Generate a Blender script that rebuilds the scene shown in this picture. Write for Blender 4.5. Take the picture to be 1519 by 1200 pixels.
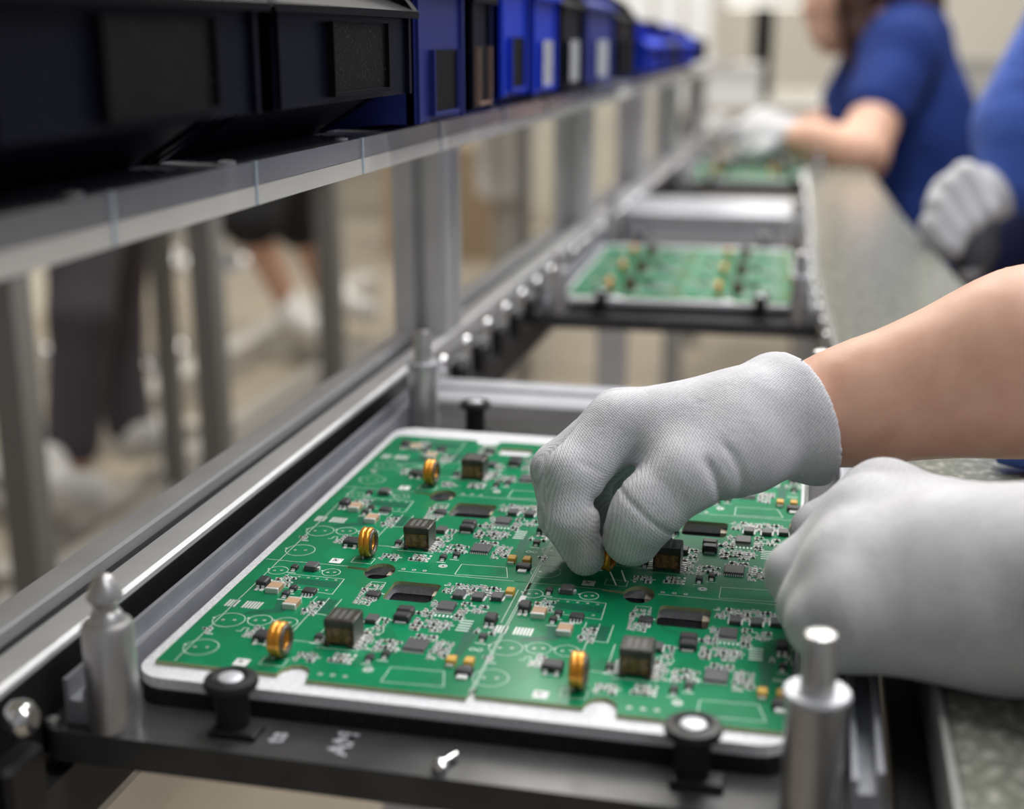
import bpy, bmesh, math, random
import numpy as np
from mathutils import Vector, Matrix

for o in list(bpy.data.objects):
    bpy.data.objects.remove(o, do_unlink=True)
sc = bpy.context.scene
C = sc.collection
rnd = random.Random(7)

# ------------------------------------------------------------------ camera
W, H, FPX = 1519.0, 1200.0, 1960.0
CAM = np.array([0.0, 0.0, 0.215])
_d = np.array([1222 - W / 2, H / 2 - 58, -FPX]); _d /= np.linalg.norm(_d)
_z = np.array([0.0, -_d[2], _d[1]]); _z /= np.linalg.norm(_z)
_x = np.cross(_d, _z)
ROT = np.array([_x, _d, _z])
cd = bpy.data.cameras.new('camera')
cam = bpy.data.objects.new('camera', cd); C.objects.link(cam)
M4 = Matrix([list(r) + [0] for r in ROT.tolist()] + [[0, 0, 0, 1]])
M4.translation = Vector(CAM.tolist())
cam.matrix_world = M4
cd.sensor_fit = 'HORIZONTAL'; cd.sensor_width = 36; cd.lens = FPX / W * 36
cd.clip_start = 0.02; cd.clip_end = 60
cd.dof.use_dof = True; cd.dof.focus_distance = 0.553; cd.dof.aperture_fstop = 4.6
sc.camera = cam

# ------------------------------------------------------------------ world, lights, exposure
wd = bpy.data.worlds.new('world'); sc.world = wd; wd.use_nodes = True
bg = wd.node_tree.nodes['Background']
bg.inputs[0].default_value = (0.93, 0.96, 1.0, 1); bg.inputs[1].default_value = 0.20

def area(name, loc, target, sx, sy, power, col=(1, 1, 1)):
    l = bpy.data.lights.new(name, 'AREA'); l.shape = 'RECTANGLE'; l.size = sx; l.size_y = sy
    l.energy = power; l.color = col
    o = bpy.data.objects.new(name, l); C.objects.link(o); o.location = loc
    o.rotation_euler = (Vector(target) - Vector(loc)).to_track_quat('-Z', 'Y').to_euler()
    return o
area('ceiling_lamp', (0.35, 1.7, 1.9), (-0.05, 0.65, 0), 0.35, 2.4, 44, (1, 0.985, 0.96))
area('ceiling_lamp', (0.9, 0.2, 1.9), (0.0, 0.5, 0), 0.4, 1.6, 16, (1, 0.99, 0.98))
area('ceiling_lamp', (-0.9, 3.6, 2.3), (-0.9, 3.6, 0), 0.5, 3.5, 70, (1, 0.96, 0.88))
area('ceiling_lamp', (0.9, 4.6, 2.3), (0.6, 4.2, 0), 0.6, 4.0, 52, (1, 0.97, 0.92))
area('ceiling_lamp', (0.0, 8.6, 2.3), (0.0, 9.6, 0), 5.0, 0.6, 95, (1, 0.97, 0.92))
area('ceiling_lamp', (-2.8, 4.5, 2.3), (-2.8, 4.5, 0), 0.5, 4.0, 60, (1, 0.95, 0.86))
vs = sc.view_settings
vs.view_transform = 'Standard'; vs.look = 'None'; vs.gamma = 1.0; vs.use_curve_mapping = False
vs.exposure = 0.30

# ------------------------------------------------------------------ helpers
def P(px, py, d):
    """world point seen at pixel (px, py) of the 1519x1200 frame at camera depth d"""
    return CAM + ROT @ np.array([px - W / 2, H / 2 - py, -FPX]) * (d / FPX)

MATS = {}
def mat(name, col, rough=0.5, metal=0.0, spec=0.5, noise=None, bump=None, emit=None, trans=0, sheen=0, coat=0, sss=0, alpha=1):
    """noise=(scale, second colour, lo, hi); bump=(scale, strength, distance)"""
    m = bpy.data.materials.new(name); m.use_nodes = True
    nt = m.node_tree; b = nt.nodes['Principled BSDF']
    b.inputs['Base Color'].default_value = (*col, 1)
    b.inputs['Roughness'].default_value = rough
    b.inputs['Metallic'].default_value = metal
    b.inputs['Specular IOR Level'].default_value = spec
    b.inputs['Transmission Weight'].default_value = trans
    b.inputs['Sheen Weight'].default_value = sheen
    b.inputs['Coat Weight'].default_value = coat
    b.inputs['Alpha'].default_value = alpha
    if sss:
        b.inputs['Subsurface Weight'].default_value = sss
        b.inputs['Subsurface Radius'].default_value = (0.006, 0.003, 0.0015)
        b.inputs['Subsurface Scale'].default_value = 1.0
    tc = nt.nodes.new('ShaderNodeTexCoord')
    if noise:
        n = nt.nodes.new('ShaderNodeTexNoise'); n.inputs['Scale'].default_value = noise[0]; n.inputs['Detail'].default_value = 4
        nt.links.new(tc.outputs['Object'], n.inputs['Vector'])
        r = nt.nodes.new('ShaderNodeValToRGB')
        r.color_ramp.elements[0].position = noise[2]; r.color_ramp.elements[1].position = noise[3]
        r.color_ramp.elements[0].color = (*col, 1); r.color_ramp.elements[1].color = (*noise[1], 1)
        nt.links.new(n.outputs['Fac'], r.inputs[0]); nt.links.new(r.outputs[0], b.inputs['Base Color'])
    if bump:
        n2 = nt.nodes.new('ShaderNodeTexNoise'); n2.inputs['Scale'].default_value = bump[0]; n2.inputs['Detail'].default_value = 3
        nt.links.new(tc.outputs['Object'], n2.inputs['Vector'])
        bp = nt.nodes.new('ShaderNodeBump'); bp.inputs['Strength'].default_value = bump[1]; bp.inputs['Distance'].default_value = bump[2]
        nt.links.new(n2.outputs['Fac'], bp.inputs['Height']); nt.links.new(bp.outputs[0], b.inputs['Normal'])
    if emit:
        b.inputs['Emission Color'].default_value = (*emit[0], 1); b.inputs['Emission Strength'].default_value = emit[1]
    MATS[name] = m
    return m

alu = mat('anodised aluminium', (0.64, 0.64, 0.65), 0.46, 0.35, noise=(35, (0.71, 0.71, 0.72), 0.35, 0.7), bump=(300, 0.05, 0.0002))
alu2 = mat('worn aluminium', (0.54, 0.55, 0.59), 0.48, 0.4, noise=(60, (0.62, 0.63, 0.67), 0.35, 0.7))
steel = mat('turned steel', (0.50, 0.49, 0.49), 0.38, 0.85, noise=(90, (0.60, 0.59, 0.59), 0.3, 0.7))
chrome = mat('chrome', (0.85, 0.85, 0.86), 0.12, 1.0)
blackpl = mat('black plate', (0.034, 0.034, 0.036), 0.34, 0, 0.55, noise=(55, (0.060, 0.060, 0.062), 0.35, 0.75), bump=(700, 0.12, 0.0004))
rubber = mat('black rubber', (0.012, 0.012, 0.013), 0.5, 0, 0.35)
slotm = mat('slot strip', (0.03, 0.03, 0.034), 0.55, 0.2)
whitemat = mat('grey white foam', (0.74, 0.74, 0.77), 0.85, 0, 0.2, noise=(900, (0.60, 0.60, 0.63), 0.4, 0.65), bump=(1600, 0.4, 0.0004))
beigem = mat('beige spacer', (0.55, 0.47, 0.36), 0.7)
silver = mat('tin solder', (0.74, 0.75, 0.74), 0.32, 0.25)
foamb = mat('black foam', (0.012, 0.012, 0.015), 0.95, 0, 0.2, noise=(1500, (0.05, 0.05, 0.058), 0.56, 0.68), bump=(1500, 0.6, 0.0008))
chipm = mat('chip epoxy', (0.028, 0.028, 0.030), 0.5, 0, 0.45, noise=(300, (0.04, 0.04, 0.043), 0.4, 0.6))
chipg = mat('grey chip epoxy', (0.085, 0.085, 0.09), 0.45, 0, 0.5)
tanm = mat('tan ceramic', (0.48, 0.31, 0.19), 0.5)
brownm = mat('brown ceramic', (0.22, 0.14, 0.09), 0.5)
yellowm = mat('yellow tantalum', (0.62, 0.36, 0.06), 0.45)
ferrite = mat('ferrite', (0.03, 0.027, 0.022), 0.35, 0, 0.5, noise=(200, (0.05, 0.045, 0.035), 0.4, 0.6))
amber = mat('amber winding', (0.24, 0.10, 0.028), 0.25, 0, 0.6, noise=(500, (0.09, 0.04, 0.014), 0.4, 0.6), coat=0.5)
gold = mat('copper gold wire', (0.74, 0.31, 0.02), 0.24, 0.55, coat=0.5)
silk = mat('white silkscreen', (0.66, 0.76, 0.71), 0.6)
silkg = mat('thin silkscreen', (0.42, 0.58, 0.50), 0.6)
labelw = mat('white label', (0.75, 0.75, 0.75), 0.6)
pcbedge = mat('board edge', (0.30, 0.36, 0.18), 0.6)
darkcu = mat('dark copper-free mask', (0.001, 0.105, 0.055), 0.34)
whitepl = mat('white plastic', (0.72, 0.72, 0.72), 0.5)
chalk = mat('chalk', (0.42, 0.42, 0.46), 0.95, noise=(700, (0.16, 0.16, 0.18), 0.45, 0.6))

def pcb_mat():
    m = mat('green solder mask', (0.002, 0.185, 0.072), 0.30, 0, 0.28)
    nt = m.node_tree; b = nt.nodes['Principled BSDF']
    tc = nt.nodes.new('ShaderNodeTexCoord')
    n = nt.nodes.new('ShaderNodeTexVoronoi'); n.inputs['Scale'].default_value = 70
    nt.links.new(tc.outputs['Object'], n.inputs['Vector'])
    r = nt.nodes.new('ShaderNodeValToRGB')
    r.color_ramp.elements[0].position = 0.0; r.color_ramp.elements[1].position = 1.0
    r.color_ramp.elements[0].color = (0.001, 0.160, 0.064, 1); r.color_ramp.elements[1].color = (0.002, 0.228, 0.094, 1)
    nt.links.new(n.outputs['Color'], r.inputs[0]); nt.links.new(r.outputs[0], b.inputs['Base Color'])
    return m
pcbm = pcb_mat()

def knit(name, c1, c2, scale=(900, 900, 900), rib=None, strength=0.55, wrinkle=0.25, grey_spots=None, spot_col=(0.36, 0.34, 0.33)):
    m = mat(name, c1, 0.92, 0, 0.15, sheen=0.15)
    nt = m.node_tree; b = nt.nodes['Principled BSDF']
    tc = nt.nodes.new('ShaderNodeTexCoord')
    mp = nt.nodes.new('ShaderNodeMapping'); mp.inputs['Scale'].default_value = scale
    mp.inputs['Rotation'].default_value = (0.0, 0.35, 0.2)
    nt.links.new(tc.outputs['Object'], mp.inputs['Vector'])
    v = nt.nodes.new('ShaderNodeTexVoronoi'); v.inputs['Scale'].default_value = 1.0; v.inputs['Randomness'].default_value = 0.5
    nt.links.new(mp.outputs[0], v.inputs['Vector'])
    r = nt.nodes.new('ShaderNodeValToRGB')
    r.color_ramp.elements[0].position = 0.25; r.color_ramp.elements[1].position = 0.75
    r.color_ramp.elements[0].color = (*c1, 1); r.color_ramp.elements[1].color = (*c2, 1)
    nt.links.new(v.outputs['Distance'], r.inputs[0])
    vout = v.outputs['Distance']
    if rib is not None:
        ax, e1_, e2_, c0, pitch, rad = rib
        def nd(op, a, b=None):
            q = nt.nodes.new('ShaderNodeMath'); q.operation = op
            for i, w in enumerate((a, b)):
                if w is None: continue
                if isinstance(w, (int, float)): q.inputs[i].default_value = w
                else: nt.links.new(w, q.inputs[i])
            return q.outputs[0]
        sv = nt.nodes.new('ShaderNodeVectorMath'); sv.operation = 'SUBTRACT'; sv.inputs[1].default_value = tuple(c0)
        nt.links.new(tc.outputs['Object'], sv.inputs[0])
        def dot(e):
            q = nt.nodes.new('ShaderNodeVectorMath'); q.operation = 'DOT_PRODUCT'; q.inputs[1].default_value = tuple(e)
            nt.links.new(sv.outputs[0], q.inputs[0]); return q.outputs['Value']
        wob = nt.nodes.new('ShaderNodeTexNoise'); wob.inputs['Scale'].default_value = 60; nt.links.new(tc.outputs['Object'], wob.inputs['Vector'])
        ph = nd('MULTIPLY', wob.outputs['Fac'], 7.0)
        kk = 2 * math.pi / pitch
        co = nd('ADD', nd('MULTIPLY', dot(ax), kk), ph)
        an = nd('MULTIPLY', nd('ARCTAN2', dot(e1_), dot(e2_)), float(round(rad * kk)))
        st_ = nd('MULTIPLY', nd('SINE', co), nd('SINE', nd('ADD', an, ph)))
        half = nd('ADD', nd('MULTIPLY', st_, 0.5), 0.5)
        vout = nd('ADD', nd('MULTIPLY', half, 0.62), nd('MULTIPLY', v.outputs['Distance'], 0.38))
        nt.links.new(vout, r.inputs[0])
    n = nt.nodes.new('ShaderNodeTexNoise'); n.inputs['Scale'].default_value = 45; n.inputs['Detail'].default_value = 5
    nt.links.new(tc.outputs['Object'], n.inputs['Vector'])
    rs = nt.nodes.new('ShaderNodeValToRGB')
    rs.color_ramp.elements[0].position = 0.35; rs.color_ramp.elements[1].position = 0.75
    rs.color_ramp.elements[0].color = (1, 1, 1, 1); rs.color_ramp.elements[1].color = (0.80, 0.79, 0.80, 1)
    nt.links.new(n.outputs['Fac'], rs.inputs[0])
    mx = nt.nodes.new('ShaderNodeMix'); mx.data_type = 'RGBA'; mx.blend_type = 'MULTIPLY'; mx.inputs[0].default_value = 1
    nt.links.new(r.outputs[0], mx.inputs[6]); nt.links.new(rs.outputs[0], mx.inputs[7])
    last = mx.outputs[2]
    if grey_spots is not None:      # grey patches: distance to a point on the glove
        for sp, rad in grey_spots:
            vm = nt.nodes.new('ShaderNodeVectorMath'); vm.operation = 'DISTANCE'; vm.inputs[1].default_value = sp
            nt.links.new(tc.outputs['Object'], vm.inputs[0])
            mr = nt.nodes.new('ShaderNodeMapRange'); mr.inputs['From Min'].default_value = rad; mr.inputs['From Max'].default_value = rad * 0.3
            mr.inputs['To Max'].default_value = 0.75
            nt.links.new(vm.outputs['Value'], mr.inputs['Value'])
            m2 = nt.nodes.new('ShaderNodeMix'); m2.data_type = 'RGBA'; m2.inputs[7].default_value = (*spot_col, 1)
            nt.links.new(mr.outputs[0], m2.inputs[0]); nt.links.new(last, m2.inputs[6])
            last = m2.outputs[2]
    nt.links.new(last, b.inputs['Base Color'])
    bp = nt.nodes.new('ShaderNodeBump'); bp.inputs['Strength'].default_value = strength; bp.inputs['Distance'].default_value = 0.0005
    bp.invert = True
    nt.links.new(vout, bp.inputs['Height'])
    n3 = nt.nodes.new('ShaderNodeTexNoise'); n3.inputs['Scale'].default_value = 70; n3.inputs['Detail'].default_value = 3; n3.inputs['Distortion'].default_value = 0.6
    nt.links.new(tc.outputs['Object'], n3.inputs['Vector'])
    bp2 = nt.nodes.new('ShaderNodeBump'); bp2.inputs['Strength'].default_value = wrinkle; bp2.inputs['Distance'].default_value = 0.004
    nt.links.new(n3.outputs['Fac'], bp2.inputs['Height']); nt.links.new(bp2.outputs[0], bp.inputs['Normal'])
    nt.links.new(bp.outputs[0], b.inputs['Normal'])
    return m

class MB:
    """collects geometry for ONE mesh object"""
    def __init__(s): s.v = []; s.f = []; s.mi = []
    def add(s, vs, fs, mi=0):
        o = len(s.v); s.v += [tuple(map(float, q)) for q in vs]
        for f in fs: s.f.append([o + i for i in f]); s.mi.append(mi)
        return s
    def box(s, x0, x1, y0, y1, z0, z1, mi=0):
        v = [(x, y, z) for z in (z0, z1) for y in (y0, y1) for x in (x0, x1)]
        return s.add(v, [(0, 2, 3, 1), (4, 5, 7, 6), (0, 1, 5, 4), (2, 6, 7, 3), (0, 4, 6, 2), (1, 3, 7, 5)], mi)
    def cbox(s, c, sz, mi=0):
        return s.box(c[0] - sz[0] / 2, c[0] + sz[0] / 2, c[1] - sz[1] / 2, c[1] + sz[1] / 2, c[2] - sz[2] / 2, c[2] + sz[2] / 2, mi)
    def bbox(s, x0, x1, y0, y1, z0, z1, b, mi=0):
        """box with bevelled top and vertical edges"""
        def ring(i, z): return [(x0 + i + b, y0 + i, z), (x1 - i - b, y0 + i, z), (x1 - i, y0 + i + b, z), (x1 - i, y1 - i - b, z), (x1 - i - b, y1 - i, z), (x0 + i + b, y1 - i, z), (x0 + i, y1 - i - b, z), (x0 + i, y0 + i + b, z)]
        v = ring(0, z0) + ring(0, z1 - b) + ring(b, z1)
        f = [tuple(range(7, -1, -1)), tuple(range(16, 24))]
        for k in (0, 8):
            for i in range(8): f.append((k + i, k + (i + 1) % 8, k + 8 + (i + 1) % 8, k + 8 + i))
        return s.add(v, f, mi)
    def prism(s, poly, a0, a1, axis='y', mi=0):
        """extrude polygon (list of 2-tuples) along axis; y: poly is (x,z); x: (y,z); z: (x,y)"""
        def m(p, a): return (p[0], a, p[1]) if axis == 'y' else ((a, p[0], p[1]) if axis == 'x' else (p[0], p[1], a))
        n = len(poly)
        v = [m(p, a0) for p in poly] + [m(p, a1) for p in poly]
        f = [tuple(range(n)), tuple(range(2 * n - 1, n - 1, -1))]
        for i in range(n): f.append((i, n + i, n + (i + 1) % n, (i + 1) % n))
        return s.add(v, f, mi)
    def lathe(s, prof, c=(0, 0, 0), n=24, axis='z', mi=0):
        """prof: list of (r, h)"""
        v = []; f = []
        for r, h in prof:
            for k in range(n):
                a = 2 * math.pi * k / n
                q = (r * math.cos(a), r * math.sin(a), h)
                if axis == 'x': q = (q[2], q[0], q[1])
                if axis == 'y': q = (q[1], q[2], q[0])
                v.append((q[0] + c[0], q[1] + c[1], q[2] + c[2]))
        for j in range(len(prof) - 1):
            for k in range(n):
                f.append((j * n + k, j * n + (k + 1) % n, (j + 1) * n + (k + 1) % n, (j + 1) * n + k))
        f.append(tuple(range(n - 1, -1, -1))); f.append(tuple(range((len(prof) - 1) * n, len(prof) * n)))
        return s.add(v, f, mi)
    def tube(s, pts, r, n=8, closed=False, mi=0):
        pts = [Vector(p) for p in pts]; N = len(pts); v = []; f = []
        rr = r if isinstance(r, (list, tuple)) else [r] * N
        up = Vector((0.123, 0.456, 0.88)).normalized()
        for i, p in enumerate(pts):
            t = (pts[(i + 1) % N] - pts[i - 1]) if closed else (pts[min(i + 1, N - 1)] - pts[max(i - 1, 0)])
            t.normalize(); a = t.cross(up)
            if a.length < 1e-3: a = t.cross(Vector((1, 0, 0)))
            a.normalize(); b = t.cross(a); up = -b if False else up
            for k in range(n):
                w = 2 * math.pi * k / n
                v.append(p + (a * math.cos(w) + b * math.sin(w)) * rr[i])
        for i in range(N if closed else N - 1):
            j = (i + 1) % N
            for k in range(n): f.append((i * n + k, i * n + (k + 1) % n, j * n + (k + 1) % n, j * n + k))
        if not closed:
            f.append(tuple(range(n - 1, -1, -1))); f.append(tuple(range((N - 1) * n, N * n)))
        return s.add(v, f, mi)
    def mesh(s, name, mats, smooth=None, org=(0, 0, 0)):
        me = bpy.data.meshes.new(name)
        vs_ = [(a - org[0], b - org[1], c - org[2]) for a, b, c in s.v]
        me.from_pydata(vs_, [], s.f)
        for m in (mats if isinstance(mats, (list, tuple)) else [mats]): me.materials.append(m)
        me.polygons.foreach_set('material_index', s.mi)
        bm = bmesh.new(); bm.from_mesh(me); bmesh.ops.recalc_face_normals(bm, faces=bm.faces); bm.to_mesh(me); bm.free()
        if smooth is not None:
            me.polygons.foreach_set('use_smooth', [True] * len(me.polygons))
            me.set_sharp_from_angle(angle=math.radians(smooth))
        me.update()
        return me

def link(name, me, parent=None, loc=(0, 0, 0), rot=None):
    o = bpy.data.objects.new(name, me); C.objects.link(o)
    if parent is not None: o.parent = parent
    o.location = loc
    if rot is not None: o.rotation_euler = rot
    return o
def part(name, mb, mats, root, smooth=None, kind=None, org=None):
    """mb in world coordinates (root must be unrotated); becomes a child of root"""
    L = root.matrix_world.translation if org is None else Vector(org)
    me = mb.mesh(name, mats, smooth, org=root['_o'] if '_o' in root else tuple(root.location))
    o = link(name, me, root)
    if kind: o['kind'] = kind
    return o
def thing(name, label, cat, loc=(0, 0, 0), group=None):
    o = bpy.data.objects.new(name, None); C.objects.link(o); o.location = loc; o.empty_display_size = 0.02
    o['label'] = label; o['category'] = cat
    if group: o['group'] = group
    return o
def sub(name, mb, mats, parent, root, smooth=None):
    """sub-part given in world coordinates; parent is an unmoved part of root"""
    me = mb.mesh(name, mats, smooth, org=tuple(root.location)); return link(name, me, parent)
def tag(o, label, cat, group=None):
    o['label'] = label; o['category'] = cat
    if group: o['group'] = group
    return o
def struct(name, mb, mats, label=None, cat=None, smooth=None):
    o = link(name, mb.mesh(name, mats, smooth)); o['kind'] = 'structure'
    if label: o['label'] = label; o['category'] = cat
    return o

# ---------- signed distance modelling (continuous bodies and gloves)
def smin(a, b, k):
    if k <= 0: return np.minimum(a, b)
    h = np.clip(0.5 + 0.5 * (b - a) / k, 0, 1)
    return b + (a - b) * h - k * h * (1 - h)
def cap(p, a, b, ra, rb=None):
    rb = ra if rb is None else rb
    a = np.asarray(a, np.float32); b = np.asarray(b, np.float32)
    ab = b - a; L = float(ab @ ab) + 1e-12
    q = p - a
    t = np.clip((q @ ab) / L, 0, 1)
    return np.linalg.norm(q - t[..., None] * ab, axis=-1) - (ra + (rb - ra) * t)
def chain(p, pts, rs, k):
    d = None
    for i in range(len(pts) - 1):
        c = cap(p, pts[i], pts[i + 1], rs[i], rs[i + 1])
        d = c if d is None else smin(d, c, k)
    return d
def sdf_mesh(name, fn, lo, hi, h, mats, org=(0, 0, 0), iters=0):
    lo = np.asarray(lo, np.float32); hi = np.asarray(hi, np.float32)
    n = np.ceil((hi - lo) / h).astype(int) + 1
    D = np.empty(tuple(n), np.float32)
    ys = lo[1] + h * np.arange(n[1], dtype=np.float32); zs = lo[2] + h * np.arange(n[2], dtype=np.float32)
    Y, Z = np.meshgrid(ys, zs, indexing='ij')
    step = max(1, int(400000 / (n[1] * n[2])))
    for i in range(0, n[0], step):
        xs = lo[0] + h * np.arange(i, min(i + step, n[0]), dtype=np.float32)
        p = np.empty((len(xs), n[1], n[2], 3), np.float32)
        p[..., 0] = xs[:, None, None]; p[..., 1] = Y; p[..., 2] = Z
        D[i:i + len(xs)] = fn(p)
    # close the surface at the grid border
    for ax in range(3):
        s = [slice(None)] * 3
        for e in (0, -1):
            s[ax] = e; D[tuple(s)] = np.maximum(D[tuple(s)], 0.5 * h)
    S = D < 0
    acc = np.zeros((n[0] - 1, n[1] - 1, n[2] - 1, 3), np.float32); cnt = np.zeros((n[0] - 1, n[1] - 1, n[2] - 1), np.float32)
    def sl(o, ax=None):
        return tuple(slice(oi, oi + n[i] - 1) for i, oi in enumerate(o))
    for ax in range(3):
        oth = [a for a in range(3) if a != ax]
        for o1 in (0, 1):
            for o2 in (0, 1):
                o = [0, 0, 0]; o[oth[0]] = o1; o[oth[1]] = o2
                e = list(o); e[ax] = 1
                a = D[sl(o)]; b = D[sl(e)]
                m = (a < 0) != (b < 0)
                t = np.where(m, a / np.where(m, a - b, 1), 0)
                for q in range(3):
                    acc[..., q] += np.where(m, (t if q == ax else o[q]), 0)
                cnt += m
    act = cnt > 0
    idx = -np.ones(act.shape, np.int64); idx[act] = np.arange(int(act.sum()))
    ci = np.argwhere(act)
    V = lo + h * (ci + acc[act] / cnt[act][:, None])
    F = []
    for ax in range(3):
        u, w = [(1, 2), (2, 0), (0, 1)][ax]
        a = [slice(1, -1)] * 3; a[ax] = slice(0, -1)
        b = [slice(1, -1)] * 3; b[ax] = slice(1, None)
        A = S[tuple(a)]; B = S[tuple(b)]
        for flip, m in ((False, A & ~B), (True, ~A & B)):
            e = np.argwhere(m)
            if not len(e): continue
            off = np.ones(3, int); off[ax] = 0
            g = e + off
            def at(du, dw):
                q = g.copy(); q[:, u] -= du; q[:, w] -= dw
                return idx[q[:, 0], q[:, 1], q[:, 2]]
            quad = np.stack([at(1, 1), at(0, 1), at(0, 0), at(1, 0)], 1)
            if flip: quad = quad[:, ::-1]
            F.append(quad)
    F = np.concatenate(F)
    V = V - np.asarray(org, np.float32)
    me = bpy.data.meshes.new(name)
    me.vertices.add(len(V)); me.vertices.foreach_set('co', V.astype(np.float32).ravel())
    me.loops.add(F.size); me.loops.foreach_set('vertex_index', F.astype(np.int32).ravel())
    me.polygons.add(len(F)); me.polygons.foreach_set('loop_start', np.arange(0, F.size, 4, dtype=np.int32))
    me.update(calc_edges=True); me.validate()
    for m in (mats if isinstance(mats, (list, tuple)) else [mats]): me.materials.append(m)
    me.polygons.foreach_set('use_smooth', [True] * len(me.polygons))
    return me

# ------------------------------------------------------------------ the hall
FZ = -0.90
floorm = mat('beige floor', (0.40, 0.345, 0.27), 0.45, 0, 0.4, noise=(1.2, (0.31, 0.265, 0.205), 0.35, 0.65))
wallm = mat('cream wall', (0.74, 0.70, 0.62), 0.8, noise=(0.8, (0.62, 0.58, 0.50), 0.4, 0.7))
struct('floor', MB().box(-7, 6, -2.5, 12, FZ - 0.05, FZ), floorm, 'beige smooth factory floor under the lines', 'floor')
struct('wall_back', MB().box(-7, 6, 11.8, 12, FZ, 2.4), wallm, 'cream back wall of the hall', 'wall')
struct('wall_left', MB().box(-7.2, -7, -2.5, 12, FZ, 2.4), wallm, 'cream side wall of the hall', 'wall')
struct('wall_right', MB().box(6, 6.2, -2.5, 12, FZ, 2.4), wallm, 'cream wall behind the workers', 'wall')

# ------------------------------------------------------------------ conveyor
LX0, LX1 = -0.288, -0.248          # left rail
def rail_profile(x0, x1, zt, hgt=0.08):
    w = x1 - x0; c = (x0 + x1) / 2; e = 0.0015; s = 0.0055; d = 0.010; zb = zt - hgt; q = zt - hgt / 4; q2 = zt - 3 * hgt / 4
    pts = [(x0, zb + e), (x0 + e, zb), (x1 - e, zb), (x1, zb + e)]
    for zc in (q2, q): pts += [(x1, zc - s), (x1 - d, zc - s), (x1 - d, zc + s), (x1, zc + s)]
    pts += [(x1, zt - e), (x1 - e, zt), (c + s + 0.0008, zt), (c + s, zt - e), (c + s, zt - d), (c - s, zt - d), (c - s, zt - e), (c - s - 0.0008, zt), (x0 + e, zt), (x0, zt - e)]
    for zc in (q, q2): pts += [(x0, zc + s), (x0 + d, zc + s), (x0 + d, zc - s), (x0, zc - s)]
    return pts
conv = thing('conveyor', 'aluminium rail conveyor carrying the circuit board pallets', 'conveyor', (-0.12, 0.9, FZ))
p = part('side_rail', MB().prism(rail_profile(LX0, LX1, 0.012), -0.3, 3.9, 'y'), alu, conv)
p['label'] = 'slotted aluminium rail under the shelf posts'
part('slot_strip', MB().box(-0.2725, -0.2635, -0.3, 3.9, 0.003, 0.0065), slotm, conv)
def poly_strip(mb, pts, w, z0, z1, mi=0):
    for (xa, ya), (xb, yb) in zip(pts[:-1], pts[1:]):
        v = [(xa, ya, z0), (xa + w, ya, z0), (xb + w, yb, z0), (xb, yb, z0), (xa, ya, z1), (xa + w, ya, z1), (xb + w, yb, z1), (xb, yb, z1)]
        mb.add(v, [(3, 2, 1, 0), (4, 5, 6, 7), (0, 1, 5, 4), (1, 2, 6, 5), (2, 3, 7, 6), (3, 0, 4, 7)], mi)
    return mb
RR = [(0.036, -0.3), (0.036, 0.80), (0.020, 1.00), (0.008, 1.25), (0.000, 1.77), (-0.028, 2.8)]
part('guide_rail', poly_strip(MB(), RR, 0.010, -0.060, -0.012), rubber, conv)['label'] = 'black guide rail beside the worktop'
RL = [(0.0300, 0.80), (0.0150, 1.00), (0.003, 1.25), (-0.006, 1.77), (-0.034, 2.8)]
part('side_rail', poly_strip(MB(), RL, 0.005, -0.05, -0.006), alu2, conv)
def beam(y0, y1, x0, x1, z1, z0):
    yc = (y0 + y1) / 2; s = 0.005
    prof = [(y0, z0), (y1, z0), (y1, z1 - 0.002), (y1 - 0.002, z1), (yc + s, z1), (yc + s, z1 - 0.008), (yc - s, z1 - 0.008), (yc - s, z1), (y0 + 0.002, z1), (y0, z1 - 0.002), (y0, z1 - 0.012), (y0 + 0.006, z1 - 0.014), (y0 + 0.006, z1 - 0.022), (y0, z1 - 0.024)]
    return MB().prism(prof, x0, x1, 'x')
part('cross_beam', beam(0.79, 0.845, LX1, 0.036, -0.008, -0.05), alu2, conv)
part('cross_beam', beam(1.74, 1.92, LX1, -0.03, -0.004, -0.05), alu2, conv)
part('cross_beam', beam(2.62, 2.70, LX1, -0.055, -0.004, -0.05), alu2, conv)
# ball-like rollers: black holder, chrome wheel
wheel = MB().lathe([(0.0005, -0.0045), (0.0042, -0.0045), (0.006, -0.0027), (0.0065, 0), (0.006, 0.0027), (0.0042, 0.0045), (0.0005, 0.0045)], n=16, axis='x').mesh('roller', chrome, 40)
holder = MB().bbox(-0.006, 0.004, -0.011, 0.011, -0.02, 0.002, 0.002).mesh('roller_block', rubber, 30)
for k in range(34):
    y = 0.3395 + 0.0622 * k
    if not (y < 0.352 or y > 0.79): continue
    o = link('roller', wheel, conv, (-0.2400 + 0.12, y - 0.9, 0.0035 - FZ))
    link('roller_block', holder, o, (-0.003, 0, -0.0155))
def xr(y, tab):
    for (xa, ya), (xb, yb) in zip(tab[:-1], tab[1:]):
        if ya <= y <= yb: return xa + (xb - xa) * (y - ya) / (yb - ya)
    return tab[-1][0]
for k in range(26):
    y = 0.94 + 0.055 * k
    o = link('roller', wheel, conv, (xr(y, RL) + 0.001 + 0.12, y - 0.9, -0.002 - FZ))
    link('roller_block', holder, o, (0.007, 0, -0.006))
for y in (-0.1, 0.83, 1.80, 2.66):     # frame legs down to the floor
    part('leg', MB().prism([(-0.288, y), (-0.248, y), (-0.248, y + 0.04), (-0.288, y + 0.04)], FZ, -0.068, 'z'), alu, conv)
    xx = xr(max(y, -.29), RR) - .006
    part('leg', MB().prism([(xx, y), (xx + .016, y), (xx + .016, y + 0.04), (xx, y + 0.04)], FZ, -0.060, 'z'), alu, conv)
part('belt_tray', MB().box(-0.247, -0.241, -0.3, 3.9, -0.055, -0.03), slotm, conv)
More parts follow.
